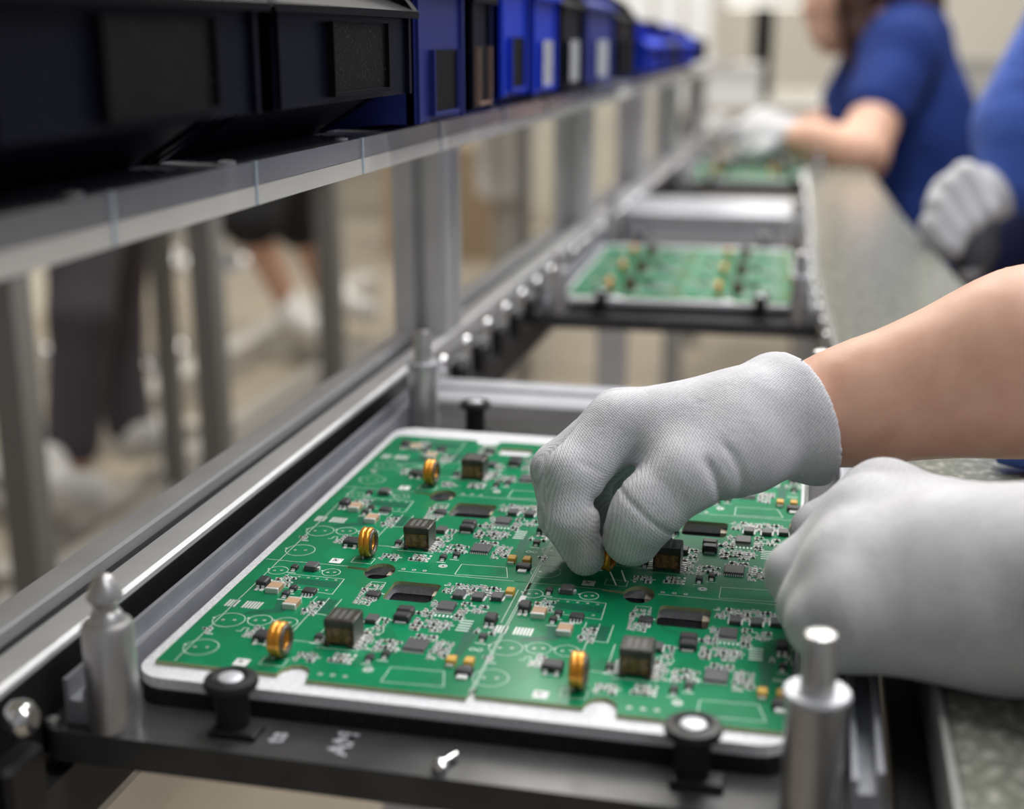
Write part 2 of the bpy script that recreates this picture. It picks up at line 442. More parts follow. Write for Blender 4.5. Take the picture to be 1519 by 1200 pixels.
part('rail_liner', MB().box(-0.2480, -0.2476, -0.3, 0.80, -0.030, 0.0085), rubber, conv)

# ------------------------------------------------------------------ worktop on the right
stone = mat('speckled grey green worktop', (0.155, 0.16, 0.13), 0.22, 0, 0.5, noise=(210, (0.42, 0.42, 0.37), 0.50, 0.70), bump=(200, 0.08, 0.0005))
WL = [(0.052, -0.3), (0.050, 0.43), (0.0155, 1.02), (0.006, 1.25), (-0.003, 1.77), (-0.028, 3.0)]
WR_ = [(0.215, -0.3), (0.180, 0.43), (0.150, 1.00), (0.130, 1.22), (0.105, 1.68), (0.06, 3.0)]
wt = thing('worktop', 'grey-green speckled stone worktop running beside the conveyor', 'worktop', (0.1, 1.0, FZ))
mb = MB()
outl = WL + WR_[::-1]
mb.prism(outl, -0.032, 0.010, 'z')
me = mb.mesh('top_slab', stone, None, org=tuple(wt.location))
o = link('top_slab', me, wt)
bv = o.modifiers.new('b', 'BEVEL'); bv.width = 0.003; bv.segments = 2; bv.limit_method = 'ANGLE'; bv.angle_limit = math.radians(40)
part('edge_strip', poly_strip(MB(), [(x - .0022, y) for x, y in WL], 0.002, -0.034, 0.0104), mat('dull edge trim', (0.30, 0.30, 0.29), 0.55, 0.1), wt)
for y in (-0.1, 1.15, 2.85):
    part('leg', MB().box(xr(y, WL) + .02, xr(y, WL) + .06, y, y + 0.04, FZ, -0.032), alu, wt)

# ------------------------------------------------------------------ storage rack: acrylic shelf on posts
acr = mat('clear grey acrylic', (0.42, 0.42, 0.45), 0.16, 0, 0.5, trans=0.35)
acr2 = mat('painted refraction band', (0.70, 0.68, 0.64), 0.55)  # pale colour imitates light refracted in the shelf edge
acr3 = mat('pale blue seam', (0.62, 0.72, 0.82), 0.3, trans=0.2)
rack = thing('storage_rack', 'aluminium posts carrying a long acrylic shelf above the conveyor rail', 'rack', (-0.3, 1.2, 0.0125))
for y in (0.285, 0.885, 1.475, 1.955, 2.43, 3.0):
    w = 0.04; x0, x1, y0, y1 = LX0, LX1, y, y + w; c = (x0 + x1) / 2; s = 0.0045; d = 0.009; e = 0.0015; yc = y + w / 2
    prof = [(x0 + e, y0), (c - s, y0), (c - s, y0 + d), (c + s, y0 + d), (c + s, y0), (x1 - e, y0), (x1, y0 + e), (x1, yc - s), (x1 - d, yc - s), (x1 - d, yc + s), (x1, yc + s), (x1, y1 - e), (x1 - e, y1), (c + s, y1), (c + s, y1 - d), (c - s, y1 - d), (c - s, y1), (x0 + e, y1), (x0, y1 - e), (x0, yc + s), (x0 + d, yc + s), (x0 + d, yc - s), (x0, yc - s), (x0, y0 + e)]
    part('post', MB().prism(prof, 0.0125, 0.156, 'z'), alu, rack)
part('shelf_plate', MB().box(-0.52, -0.2005, -0.3, 3.3, 0.1632, 0.172), acr, rack)
part('refraction_sheet', MB().box(-0.52, -0.200, -0.3, 3.3, 0.156, 0.163), acr2, rack)  # lower sheet added to carry the painted bright refraction band
for y in (0.352, 0.456, 0.575, 0.705, 0.86, 1.0, 1.16):
    part('seam', MB().box(-0.2008, -0.1995, y - 0.0009, y + 0.0009, 0.1562, 0.1722), acr3, rack)
    part('screw', MB().lathe([(0.0032, 0), (0.0032, 0.0008), (0.0018, 0.0012)], (-0.2065, y - 0.010, 0.1719), 14), silver, rack, 40)

# ------------------------------------------------------------------ storage bins
def plastic(name, c, r=0.35, sp=0.18):
    return mat(name, c, r, 0, sp, bump=(90, 0.05, 0.001))
bin_cols = {'black': plastic('black bin plastic', (0.004, 0.005, 0.012), 0.40, 0.07), 'navy': plastic('navy bin plastic', (0.018, 0.026, 0.16), 0.45),
            'blue': plastic('blue bin plastic', (0.008, 0.040, 0.52), 0.45), 'indigo': plastic('indigo bin plastic', (0.022, 0.035, 0.22), 0.45)}
rimb = plastic('scuffed rim', (0.006, 0.006, 0.008), 0.5, 0.05)
carddark = mat('dark label insert', (0.004, 0.004, 0.005), 0.6, 0, 0.08, noise=(900, (0.05, 0.05, 0.05), 0.58, 0.70))
cardwhite = mat('pale label insert', (0.50, 0.52, 0.55), 0.5, noise=(260, (0.24, 0.26, 0.30), 0.5, 0.62))
cardcop = mat('copper label frame', (0.24, 0.15, 0.11), 0.45)
def make_bin(y0, y1, col, label, xf=-0.185, zb=0.172, hgt=0.15, lip=0.054, card='dark', depth=0.21, frame=None, sm=1.0, ft=0.019):
    t = thing('storage_bin', label, 'bin', (xf - depth / 2, (y0 + y1) / 2, zb), 'storage bins on the acrylic shelf')
    m = bin_cols[col]; k = 0.0032; ft = ft * sm
    # side walls: hopper profile in (x,z)
    prof = [(xf - 0.045 * sm, zb), (xf - 0.014, zb + ft), (xf, zb + ft), (xf, zb + lip), (xf - 0.012 * sm, zb + lip + 0.012 * sm), (xf - 0.055 * sm, zb + hgt - 0.01), (xf - 0.07 * sm, zb + hgt), (xf - depth, zb + hgt), (xf - depth, zb)]
    mb = MB()
    mb.prism(prof, y0, y0 + k, 'y'); mb.prism(prof, y1 - k, y1, 'y')
    mb.box(xf - k, xf, y0, y1, zb + ft, zb + lip)                       # front panel
    mb.box(xf - depth, xf - depth + k, y0, y1, zb, zb + hgt)            # back
    mb.box(xf - depth, xf - 0.045 * sm, y0, y1, zb, zb + k)             # floor
    mb.prism([(xf - 0.045 * sm, zb), (xf - 0.014, zb + ft), (xf, zb + ft), (xf - k, zb + ft + k), (xf - 0.016, zb + ft + k), (xf - 0.047 * sm, zb + k)], y0 + 0.014, y1 - 0.014, 'y')
    for yy in (y0 + 0.006, y1 - 0.009):         # ribs on the front
        mb.box(xf, xf + 0.0018, yy, yy + 0.003, zb + ft, zb + lip)
    b = part('body', mb, m, t)
    rm = MB(); r = 0.004
    rm.prism([(xf - 0.004, zb + lip - 0.002), (xf + r, zb + lip - 0.002), (xf + r, zb + lip + 0.001), (xf - 0.010, zb + lip + 0.007), (xf - 0.012, zb + lip + 0.004)], y0 - 0.0006, y1 + 0.0006, 'y')
    for (ya, yb) in ((y0 - 0.0022, y0 + 0.005), (y1 - 0.005, y1 + 0.0022)):
        rp = [(xf + r, zb + lip), (xf - 0.008 * sm, zb + lip + 0.015 * sm), (xf - 0.051 * sm, zb + hgt - 0.008), (xf - 0.068 * sm, zb + hgt + 0.003), (xf - depth, zb + hgt + 0.003), (xf - depth, zb + hgt - 0.002), (xf - 0.071 * sm, zb + hgt - 0.002), (xf - 0.058 * sm, zb + hgt - 0.012), (xf - 0.015 * sm, zb + lip + 0.010 * sm), (xf - 0.004, zb + lip - 0.003)]
        rm.prism(rp, ya, yb, 'y')
    part('rim', rm, rimb if col == 'black' else m, t)
    w = y1 - y0; lw = min(0.066, w * 0.46); yc = y0 + w * 0.55; z0 = zb + ft + 0.004; z1 = min(zb + lip - 0.0045, z0 + 0.030)
    hm = MB(); g = 0.0016
    for a in ((yc - lw / 2 - g, yc - lw / 2, z0, z1), (yc + lw / 2, yc + lw / 2 + g, z0, z1)): hm.box(xf, xf + 0.003, *a)
    hm.box(xf, xf + 0.003, yc - lw / 2 - g, yc + lw / 2 + g, z0 - g, z0)
    hd = part('label_holder', hm, frame or (rimb if col == 'black' else m), t)
    sub('label_card', MB().box(xf, xf + 0.0014, yc - lw / 2, yc + lw / 2, z0, z1), cardwhite if card == 'white' else carddark, hd, t)
    return t
make_bin(0.085, 0.262, 'black', 'black open-front storage bin at the shelf end, cut off by the picture')
make_bin(0.268, 0.431, 'black', 'black storage bin between the end bin and the bin with a textured label insert')
make_bin(0.437, 0.604, 'black', 'black storage bin with dotted label insert, right before the first blue bin')
make_bin(0.611, 0.706, 'navy', 'navy storage bin with dark label plate, right after the black bins', lip=0.068, xf=-0.187, ft=0.004)
make_bin(0.714, 0.768, 'black', 'narrow black storage bin with copper-edged label between two blue bins', frame=cardcop, lip=0.064, xf=-0.187, ft=0.005)
make_bin(0.776, 0.858, 'blue', 'bright blue storage bin next to the narrow black bin', hgt=0.16, lip=0.075, ft=0.010)
make_bin(0.866, 0.956, 'blue', 'bright blue storage bin with pale paper label', card='white', hgt=0.16, lip=0.070, ft=0.008)
make_bin(0.964, 1.062, 'black', 'black storage bin with pale label between blue and indigo bins', card='white', lip=0.066, ft=0.008)
make_bin(1.070, 1.222, 'indigo', 'indigo storage bin with pale label further along the shelf', card='white', hgt=0.155, lip=0.068, ft=0.008)
make_bin(1.230, 1.372, 'black', 'black storage bin ending the tall row, before the low bins', hgt=0.11, lip=0.06, ft=0.008)
make_bin(1.46, 1.64, 'blue', 'low bright blue bin beginning the short row at the far shelf', hgt=0.060, lip=0.036, sm=0.5)
make_bin(1.66, 1.84, 'navy', 'low navy bin between two low blue bins', hgt=0.064, lip=0.036, sm=0.5)
make_bin(1.86, 2.03, 'blue', 'low blue bin behind the low navy bin', hgt=0.060, lip=0.036, sm=0.5)
make_bin(2.05, 2.22, 'black', 'low black bin last in the far row', hgt=0.056, lip=0.036, sm=0.5)

# ------------------------------------------------------------------ circuit board panel
PX0, PY0, PU, PV = -0.221, 0.396, 0.1092, 0.0978
PXW, PYB = 0.2235, 0.681
def fill_plate(outer, holes, z0, z1):
    bm = bmesh.new()
    def loop(pts):
        vs_ = [bm.verts.new((x, y, z1)) for x, y in pts]
        return [bm.edges.new((vs_[i], vs_[(i + 1) % len(vs_)])) for i in range(len(vs_))]
    es = loop(outer)
    for h_ in holes: es += loop(h_)
    bmesh.ops.triangle_fill(bm, use_beauty=True, use_dissolve=False, edges=es)
    r = bmesh.ops.extrude_face_region(bm, geom=list(bm.faces))
    for e in r['geom']:
        if isinstance(e, bmesh.types.BMVert): e.co.z = z0
    bmesh.ops.recalc_face_normals(bm, faces=bm.faces)
    return bm
def rrect(x0, x1, y0, y1, r, n=5):
    pts = []
    for cx, cy, a0 in ((x1 - r, y0 + r, -90), (x1 - r, y1 - r, 0), (x0 + r, y1 - r, 90), (x0 + r, y0 + r, 180)):
        for k in range(n + 1):
            a = math.radians(a0 + 90 * k / n); pts.append((cx + r * math.cos(a), cy + r * math.sin(a)))
    return pts
def bmpart(name, bm, mats, root, edge_mi=None, org=None):
    if edge_mi is not None:
        for f in bm.faces: f.material_index = edge_mi if abs(f.normal.z) < 0.5 else 0
    bmesh.ops.translate(bm, verts=bm.verts, vec=-Vector(org if org is not None else root.location))
    me = bpy.data.meshes.new(name); bm.to_mesh(me); bm.free()
    for m in (mats if isinstance(mats, (list, tuple)) else [mats]): me.materials.append(m)
    return link(name, me, root)
mm = 0.001
def circ_pts(cx, cy, r, n=28): return [(cx + r * math.cos(2 * math.pi * k / n), cy + r * math.sin(2 * math.pi * k / n)) for k in range(n)]

# meshes of component kinds, centred on their own footprint, base at z=0
def leads(mb, xs, y, side, w=0.0006, l=0.0013, h=0.0009, mi=0):
    for x in xs:
        mb.box(x - w / 2, x + w / 2, min(y, y + side * l), max(y, y + side * l), 0, 0.00025, mi)
        mb.box(x - w / 2, x + w / 2, min(y, y + side * 0.0004), max(y, y + side * 0.0004), 0, h, mi)
def lead_mesh(name, npin, w, l, h, pw=0.0006, pl=0.0013, sides=(-1, 1)):
    mb = MB()
    xs = [(-w / 2 + w * (i + 0.5) / npin) for i in range(npin)]
    for s in sides: leads(mb, xs, s * l / 2, s, pw, pl, h)
    return mb.mesh('leads', silver)
KIND = {}
def kind(name, body, bmats, lead=None, extra=()):
    KIND[name] = (body.mesh(name, bmats, 30), lead, extra)
def chip_body(w, l, h, b=0.0003, z=0.0002): return MB().bbox(-w / 2, w / 2, -l / 2, l / 2, z, z + h, b)
kind('optocoupler', chip_body(4.4 * mm, 6.2 * mm, 3.0 * mm, .0005), chipm, lead_mesh('l', 2, 4.4 * mm, 6.2 * mm, 1.3 * mm, .0013, .0028))
kind('bridge_rectifier', chip_body(7.4 * mm, 6.0 * mm, 2.6 * mm, .0005), chipm, lead_mesh('l', 2, 8.4 * mm, 6.0 * mm, 1.2 * mm, .0014, .0024))
kind('driver_chip', chip_body(5.4 * mm, 4.6 * mm, 1.7 * mm), chipm, lead_mesh('l', 4, 5.4 * mm, 4.6 * mm, .9 * mm, .0006, .0017))
kind('transistor', chip_body(2.8 * mm, 3.2 * mm, 1.6 * mm), chipm, lead_mesh('l', 1, 2.8 * mm, 3.2 * mm, .8 * mm, .0015, .0015))
kind('diode', chip_body(5.2 * mm, 5.6 * mm, 2.4 * mm, .0004), chipg, MB().box(-3.5 * mm, -2.6 * mm, -1 * mm, 1 * mm, 0, .0012).box(2.6 * mm, 3.5 * mm, -1 * mm, 1 * mm, 0, .0012).mesh('leads', silver))
kind('microcontroller', chip_body(6.6 * mm, 7.6 * mm, 1.5 * mm, .0002), chipg, lead_mesh('l', 10, 6.6 * mm, 7.6 * mm, .8 * mm, .00035, .0014))
kind('power_chip', chip_body(8.2 * mm, 8.8 * mm, 1.2 * mm, .0002), chipg, lead_mesh('l', 9, 8.2 * mm, 8.8 * mm, .6 * mm, .0004, .0010))
kind('logic_chip', chip_body(4.4 * mm, 5.6 * mm, 1.7 * mm, .0002), chipg, MB().box(-2.9 * mm, -2.2 * mm, -2.4 * mm, 2.4 * mm, 0, .0004).box(2.2 * mm, 2.9 * mm, -2.4 * mm, 2.4 * mm, 0, .0004).mesh('leads', silver))
kind('film_capacitor', chip_body(6.4 * mm, 4.6 * mm, 2.9 * mm, .0005), chipm, MB().box(-2.2 * mm, 2.2 * mm, -3.2 * mm, -2.3 * mm, 0, .0007).mesh('leads', silver))
kind('ceramic_capacitor', MB().bbox(-2.7 * mm, 2.7 * mm, -2.7 * mm, 2.7 * mm, 0, 2.3 * mm, .0003), tanm, MB().bbox(-2.75 * mm, 2.75 * mm, -4.0 * mm, -2.6 * mm, 0, 2.2 * mm, .0002).bbox(-2.75 * mm, 2.75 * mm, 2.6 * mm, 3.6 * mm, 0, 2.2 * mm, .0002).mesh('leads', silver))
kind('tantalum_capacitor', MB().bbox(-1.7 * mm, 1.7 * mm, -2.2 * mm, 2.2 * mm, .2 * mm, 2.6 * mm, .0003), yellowm, MB().box(-1.3 * mm, 1.3 * mm, -3.4 * mm, -2.1 * mm, 0, 1.1 * mm).box(-1.3 * mm, 1.3 * mm, 2.1 * mm, 2.9 * mm, 0, 1.1 * mm).mesh('leads', silver))
kind('regulator', chip_body(6.2 * mm, 4.2 * mm, 2.0 * mm, .0004), chipm, MB().bbox(-1.9 * mm, 1.9 * mm, -5.0 * mm, -2.0 * mm, 0, .0009, .0002).mesh('leads', silver))
# transformer: base, core, amber winding, pins
tb = MB().bbox(-5.8 * mm, 5.8 * mm, -5.8 * mm, 5.8 * mm, 7.6 * mm, 10.4 * mm, .0004)
tb.bbox(-5.8 * mm, -5.1 * mm, -5.0 * mm, 5.8 * mm, .3 * mm, 7.8 * mm, .0002); tb.bbox(5.1 * mm, 5.8 * mm, -5.8 * mm, 5.8 * mm, .3 * mm, 7.8 * mm, .0002)
tb.bbox(-5.6 * mm, 5.6 * mm, -5.5 * mm, 5.5 * mm, .3 * mm, 1.5 * mm, .0002)
for sx in (-1, 1): tb.bbox(sx * 4.6 * mm - .001, sx * 4.6 * mm + .001, -6.6 * mm, -5.4 * mm, 0, 1.3 * mm, .0002)
wnd = MB().bbox(-5.2 * mm, 5.2 * mm, -5.6 * mm, 5.4 * mm, 1.4 * mm, 7.7 * mm, .0005).mesh('winding', amber)
tmark = MB()
for i in range(3): tmark.box((-3.6 + 2.6 * i) * mm, (-2.0 + 2.6 * i) * mm, -4 * mm, 3.6 * mm, 10.38 * mm, 10.47 * mm)
tmark = tmark.mesh('top_marks', mat('grey print', (0.10, 0.10, 0.095), 0.6))
tpin = MB()
for i in range(5):
    y = (-4.4 + 2.2 * i) * mm
    for s in (-1, 1): tpin.box(min(s * 5.7 * mm, s * 8.2 * mm), max(s * 5.7 * mm, s * 8.2 * mm), y - .0005, y + .0005, 0, .0006)
kind('transformer', tb, ferrite, tpin.mesh('pins', silver), (('winding', wnd), ('top_marks', tmark)))
# toroid standing on edge, axis along x
def toroid_winding(R=5.0 * mm, r=1.55 * mm, zc=6.7 * mm):
    mb = MB()
    for off, rr in ((-1.15 * mm, r), (1.05 * mm, r)):
        n = 36
        mb.tube([(off, R * math.cos(2 * math.pi * k / n), zc + R * math.sin(2 * math.pi * k / n)) for k in range(n)], rr, 10, True)
    return mb
tw = toroid_winding()
tcore = MB().tube([(2.5 * mm, 4.7 * mm * math.cos(2 * math.pi * k / 30), 6.7 * mm + 4.7 * mm * math.sin(2 * math.pi * k / 30)) for k in range(30)], 1.0 * mm, 8, True).mesh('core_ring', mat('smoky coil former', (0.20, 0.19, 0.14), 0.25, trans=0.6), 60)
tlead = MB().tube([(-1.2 * mm, -3 * mm, 2 * mm), (-1.2 * mm, -3 * mm, 0)], .0004, 6).tube([(1.4 * mm, 3 * mm, 2 * mm), (1.4 * mm, 3 * mm, 0)], .0004, 6).mesh('leads', silver)
KIND['toroid_coil'] = (tw.mesh('toroid_coil', gold, 60), tlead, (('core_ring', tcore),))

LAYOUT = [('optocoupler', 11.1, 69.5), ('ceramic_capacitor', 17.4, 66.5), ('transistor', 23.9, 62), ('transistor', 24.8, 68), ('driver_chip', 32.4, 66), ('ceramic_capacitor', 30, 53.5),
          ('bridge_rectifier', 31.5, 22.5), ('toroid_coil', 42.4, 11), ('transistor', 17.1, 88.5), ('diode', 24.2, 90), ('transformer', 60.6, 28.5), ('transistor', 51.1, 27.5),
          ('driver_chip', 58.6, 68.5), ('film_capacitor', 76.6, 49.5), ('film_capacitor', 76.2, 55.2), ('microcontroller', 90.2, 64), ('logic_chip', 65.4, 46.5), ('power_chip', 88.4, 28.8),
          ('logic_chip', 92, 76), ('logic_chip', 100, 76), ('logic_chip', 107.4, 77.5), ('tantalum_capacitor', 111.5, 82.5), ('optocoupler', 110.2, 55.5), ('transistor', 110.6, 41),
          ('tantalum_capacitor', 104.6, 18.5), ('tantalum_capacitor', 111, 18.8), ('regulator', 111, 12.2), ('transistor', 79.8, 19.5), ('transistor', 75, 15.5)]
# clusters of tiny parts: (u0, v0, u1, v1, count)
CLUST = [(52, 60, 61, 82, 34), (84, 78, 108, 90, 46), (83, 54, 88, 70, 16), (95, 54, 100, 72, 24), (100, 62, 106, 71, 12), (68, 40, 73, 52, 16), (81, 42, 98, 53, 46),
         (66, 22, 72, 38, 18), (73, 22, 84, 34, 22), (94, 20, 103, 36, 30), (84, 34, 94, 39, 14), (80, 56, 84, 62, 6), (61, 10, 70, 19, 26), (14, 66, 19, 74, 10), (14, 70, 22, 82, 8), (22, 22, 28, 32, 6),
         (48, 8, 56, 16, 8), (5, 22, 9, 27, 3), (36, 46, 42, 60, 5), (53, 32, 57, 40, 4), (106, 44, 109, 50, 4), (112, 44, 115, 52, 3)]
CIRC = [(11.4, 35.3, 6.2), (23.2, 37.6, 4.7), (33.6, 37.9, 4.5), (11.4, 11.2, 6.4), (10.8, 85.5, 4.2), (33.3, 88.4, 3.8), (69.3, 38.5, 3.2)]
LINES = [[(18, 69.6), (16.5, 83), (41.1, 82.8), (41.6, 67), (18, 69.6)], [(36.5, 63.7), (36.5, 48.4), (47, 47.7), (47, 63.5)], [(41.8, 63.5), (41.8, 48)], [(39.5, 47.5), (39.2, 24), (55, 24)], [(50, 47), (50, 31)],
         [(84, 11.2), (103.6, 12.2), (106.5, 1.2), (84.3, 0)], [(84.2, 11), (84.2, 0)], [(53, 76), (59, 76), (59, 83), (53, 83), (53, 76)], [(113.6, 88), (113.9, 56)], [(7, -1), (7, 96)], [(117.0, -1), (117.0, 80)],
         [(0.8, 96.2), (38, 96.2)], [(60, 96.2), (116, 96.2)], [(37.5, 3), (37.5, 9), (46.5, 9), (46.5, 3), (37.5, 3)],
         [(18, 27), (20, 27), (20, 30), (22, 30), (22, 27), (25, 27), (25, 30), (28, 30)], [(52.5, 20.5), (68.5, 20.5), (68.5, 35)]]
def make_panel(name, label, x0, y0, seed, rows=3, simple=False, kinds=None, group=None, rot=0.0):
    root = thing(name, label, 'circuit board', (0, 0, 0), group)
    rg = random.Random(seed)
    # board with its cut-outs; built around (0,0) = front-left corner
    def U(u, v): return (u * mm, v * mm)
    L = PXW; B = PYB - PY0
    front = [U(0, -2.2), U(46.4, -2.0)]
    for k in range(7):
        a = math.radians(180 - 30 * k); front.append(U(52.2 + 5.8 * math.cos(a), -1.5 + 7.6 * math.sin(a)))
    front += [U(58.2, -4.4), U(115.9, -4.2), U(116.0, 2), U(118.2, 2), U(118.3, -2.2), U(155.6, -2.2)]
    for k in range(7):
        a = math.radians(180 - 30 * k); front.append(U(52.2 + 109.2 + 5.8 * math.cos(a), -1.5 + 7.6 * math.sin(a)))
    front += [U(58.2 + 109.2, -4.4), U(L / mm, -4.2)]
    Bm = B / mm
    back = [U(L / mm, Bm)]
    for c in (1, 0):
        back += [U(60 + c * 109.2, Bm), U(59 + c * 109.2, Bm - 6), U(53 + c * 109.2, Bm - 8), U(48 + c * 109.2, Bm - 6), U(46.5 + c * 109.2, Bm)]
    back += [U(3, Bm), U(0, Bm - 3)]
    holes = []
    for c in range(2):
        for r in range(rows):
            du, dv = c * PU, r * PV
            if r < 2:
                holes.append([(x + du, y + dv) for x, y in rrect(62.2 * mm, 82.2 * mm, 67.2 * mm, 86.2 * mm, 2.6 * mm)])
                hp = []
                for k in range(22):
                    a = math.radians(168 - 342 * k / 21 * 1.0)
                    hp.append((52.6 * mm + 6.4 * mm * math.cos(a) + du, 94.2 * mm + 8.6 * mm * math.sin(a) + dv))
                hp += [(37.5 * mm + du, 94.6 * mm + dv), (37.5 * mm + du, 96.2 * mm + dv)]
                holes.append(hp)
            else:
                holes.append([(x + du, y + dv) for x, y in rrect(63 * mm, 81 * mm, 66.5 * mm, 79 * mm, 2.6 * mm)])
        if c == 0:
            for r in range(2): holes.append([U(116.0, 84 + 97.8 * r), U(117.6, 84 + 97.8 * r), U(117.6, 97 + 97.8 * r), U(116.0, 97 + 97.8 * r)])
    bmb = fill_plate(front + back, holes, -1.6 * mm, 0)
    bmpart('board', bmb, [pcbm, pcbedge], root, 1, org=(0, 0, 0))
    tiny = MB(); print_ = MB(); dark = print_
    Z = 0.00006
    def seg(mb, a, b, w, z=Z, mi=0):
        a = Vector(a); b = Vector(b); t = (b - a)
        if t.length < 1e-7: return
        n_ = Vector((-t.y, t.x)).normalized() * w / 2
        mb.add([(a.x + n_.x, a.y + n_.y, z), (a.x - n_.x, a.y - n_.y, z), (b.x - n_.x, b.y - n_.y, z), (b.x + n_.x, b.y + n_.y, z)], [(0, 1, 2, 3)], mi)
    def rectf(mb, cx, cy, w, l, z=Z, mi=0):
        mb.add([(cx - w / 2, cy - l / 2, z), (cx + w / 2, cy - l / 2, z), (cx + w / 2, cy + l / 2, z), (cx - w / 2, cy + l / 2, z)], [(0, 1, 2, 3)], mi)
    def ringf(mb, cx, cy, r, w, z=Z, n=30, mi=0):
        v = []
        for k in range(n):
            a = 2 * math.pi * k / n
            v += [(cx + (r - w / 2) * math.cos(a), cy + (r - w / 2) * math.sin(a), z), (cx + (r + w / 2) * math.cos(a), cy + (r + w / 2) * math.sin(a), z)]
        mb.add(v, [(2 * k, 2 * k + 1, (2 * k + 3) % (2 * n), (2 * k + 2) % (2 * n)) for k in range(n)], mi)
    def pad(cx, cy, r):
        print_.add([(cx + r * math.cos(k * math.pi / 5), cy + r * math.sin(k * math.pi / 5), Z * 1.2) for k in range(10)], [tuple(range(10))], 1)
        print_.add([(cx + r * .5 * math.cos(k * math.pi / 4), cy + r * .5 * math.sin(k * math.pi / 4), Z * 1.6) for k in range(8)], [tuple(range(8))], 2)
    def passive(x, y):
        ver = rg.random() < 0.6; big = rg.random() < 0.25
        l, w, h = (2.1, 1.25, 0.8) if big else (1.5, 0.8, 0.55)
        l *= mm; w *= mm; h *= mm
        body = rg.choice([0, 0, 0, 1, 2, 2])
        for s in (-1, 1):
            cx, cy = (x, y + s * l * 0.42) if ver else (x + s * l * 0.42, y)
            sz = (w, l * 0.3) if ver else (l * 0.3, w)
            tiny.box(cx - sz[0] / 2, cx + sz[0] / 2, cy - sz[1] / 2, cy + sz[1] / 2, 0, h, 3)
            q = 1.75
            rectf(print_, cx, cy, sz[0] * q, sz[1] * q, Z * 1.1, 1)
        sz = (w, l * 0.56) if ver else (l * 0.56, w)
        tiny.box(x - sz[0] / 2, x + sz[0] / 2, y - sz[1] / 2, y + sz[1] / 2, 0, h * 1.02, body)
    seq = 0
    for r in range(rows):
        for c in range(2):
            du, dv = c * PU, r * PV
            for kn, u, v in LAYOUT:
                x, y = u * mm + du, v * mm + dv
                if y > B - 0.006 or (kinds and kn not in kinds): continue
                if not simple and kn == 'toroid_coil' and (c, r) == (1, 1): continue    # the one in the hand
                me, ld, ex = KIND[kn]
                o = link(kn, me, root, (x, y, 0), (0, 0, rg.uniform(-.05, .05) if kn in ('toroid_coil',) else 0))
                if ld is not None: link(ld.name.split('.')[0], ld, o)
                for en, em in ex: link(en, em, o)
                if kn in ('optocoupler', 'transistor', 'driver_chip', 'bridge_rectifier'):
                    rectf(print_, x, y - 4.2 * mm, 4 * mm, .5 * mm)
            rg2 = random.Random(100 + seed)
            st = rg.getstate(); rg.setstate(rg2.getstate())
            for (u0, v0, u1, v1, n) in CLUST:
                gu = 1.9; gv = 2.5
                spots = [(i, j) for i in range(max(1, int((u1 - u0) / gu))) for j in range(max(1, int((v1 - v0) / gv)))]
                rg.shuffle(spots)
                for (gi, gj) in spots[:max(3, int(len(spots) * .86))]:
                    x = (u0 + gu * (gi + .5) + rg.uniform(-.15, .15)) * mm + du
                    y = (v0 + gv * (gj + .5) + rg.uniform(-.2, .2)) * mm + dv
                    if y > B - 0.003: continue
                    passive(x, y)
                    if rg.random() < 0.55:   # reference marks
                        qx, qy = x + rg.uniform(-1.6, 1.6) * mm, y + rg.uniform(-1.6, 1.6) * mm
                        for q in range(rg.randint(2, 4)): rectf(print_, qx + q * .6 * mm, qy, .38 * mm, .95 * mm)
            rg.setstate(st)
            for u, v, rad in CIRC:
                if v * mm + dv > B - 0.004: continue
                ringf(print_, u * mm + du, v * mm + dv, rad * mm, .26 * mm)
                for s in (-1, 1): pad(u * mm + du + s * rad * .35 * mm, v * mm + dv + s * .4 * mm, .65 * mm)
                rectf(print_, (u - rad - .2) * mm + du, v * mm + dv + .8 * mm, 1.2 * mm, .9 * mm)
            for ln in LINES:
                for a, b in zip(ln[:-1], ln[1:]):
                    if max(a[1], b[1]) * mm + dv > B - .002: continue
                    seg(print_, (a[0] * mm + du, a[1] * mm + dv), (b[0] * mm + du, b[1] * mm + dv), .26 * mm)
            if dv + .09 < B:
                for k in range(5): pad((22 + 4 * k) * mm + du, 81 * mm + dv, .6 * mm); pad((22 + 4 * k) * mm + du, 70.5 * mm + dv, .6 * mm)
            for k in range(3): pad((61.7 + 4.6 * k) * mm + du, (.7 + .1 * k) * mm + dv, .9 * mm)
            pad(77 * mm + du, 7.6 * mm + dv, 1.3 * mm); ringf(print_, 77 * mm + du, 7.6 * mm + dv, 1.7 * mm, .4 * mm)
            for k in range(2): ringf(print_, (109 + 2.6 * k) * mm + du, 31.5 * mm + dv, 1.0 * mm, .4 * mm)
            # resistor-array pads, pin rows in front of the transformer and in front of the chips
            for px_, n in ((4.2, 4), (11.5, 6)):
                for k in range(n): rectf(print_, (px_ + 1.25 * k) * mm + du, 50.3 * mm + dv, .85 * mm, 6.5 * mm, Z, 1)
            for a in range(4):
                for b in range(3): rectf(print_, (62 + 2.3 * a) * mm + du, (11 + 3 * b) * mm + dv, 1.0 * mm, 1.9 * mm, Z, 1)
            for a in range(5): rectf(print_, (101.0) * mm + du, (46 + 2.2 * a) * mm + dv, 5.0 * mm, .9 * mm)
            for a in range(6): rectf(print_, (86 + 1.6 * a) * mm + du, 57.0 * mm + dv, .8 * mm, 2.2 * mm)
            rectf(print_, 31 * mm + du, 3 * mm + dv, 5.2 * mm, 5.2 * mm, Z * 2, 3)
            for q in range(14): rectf(print_, (29.3 + rg2.random() * 3.6) * mm + du, (2.2 + rg2.random() * 2.6) * mm + dv, .5 * mm, .5 * mm, Z * 3, 2)
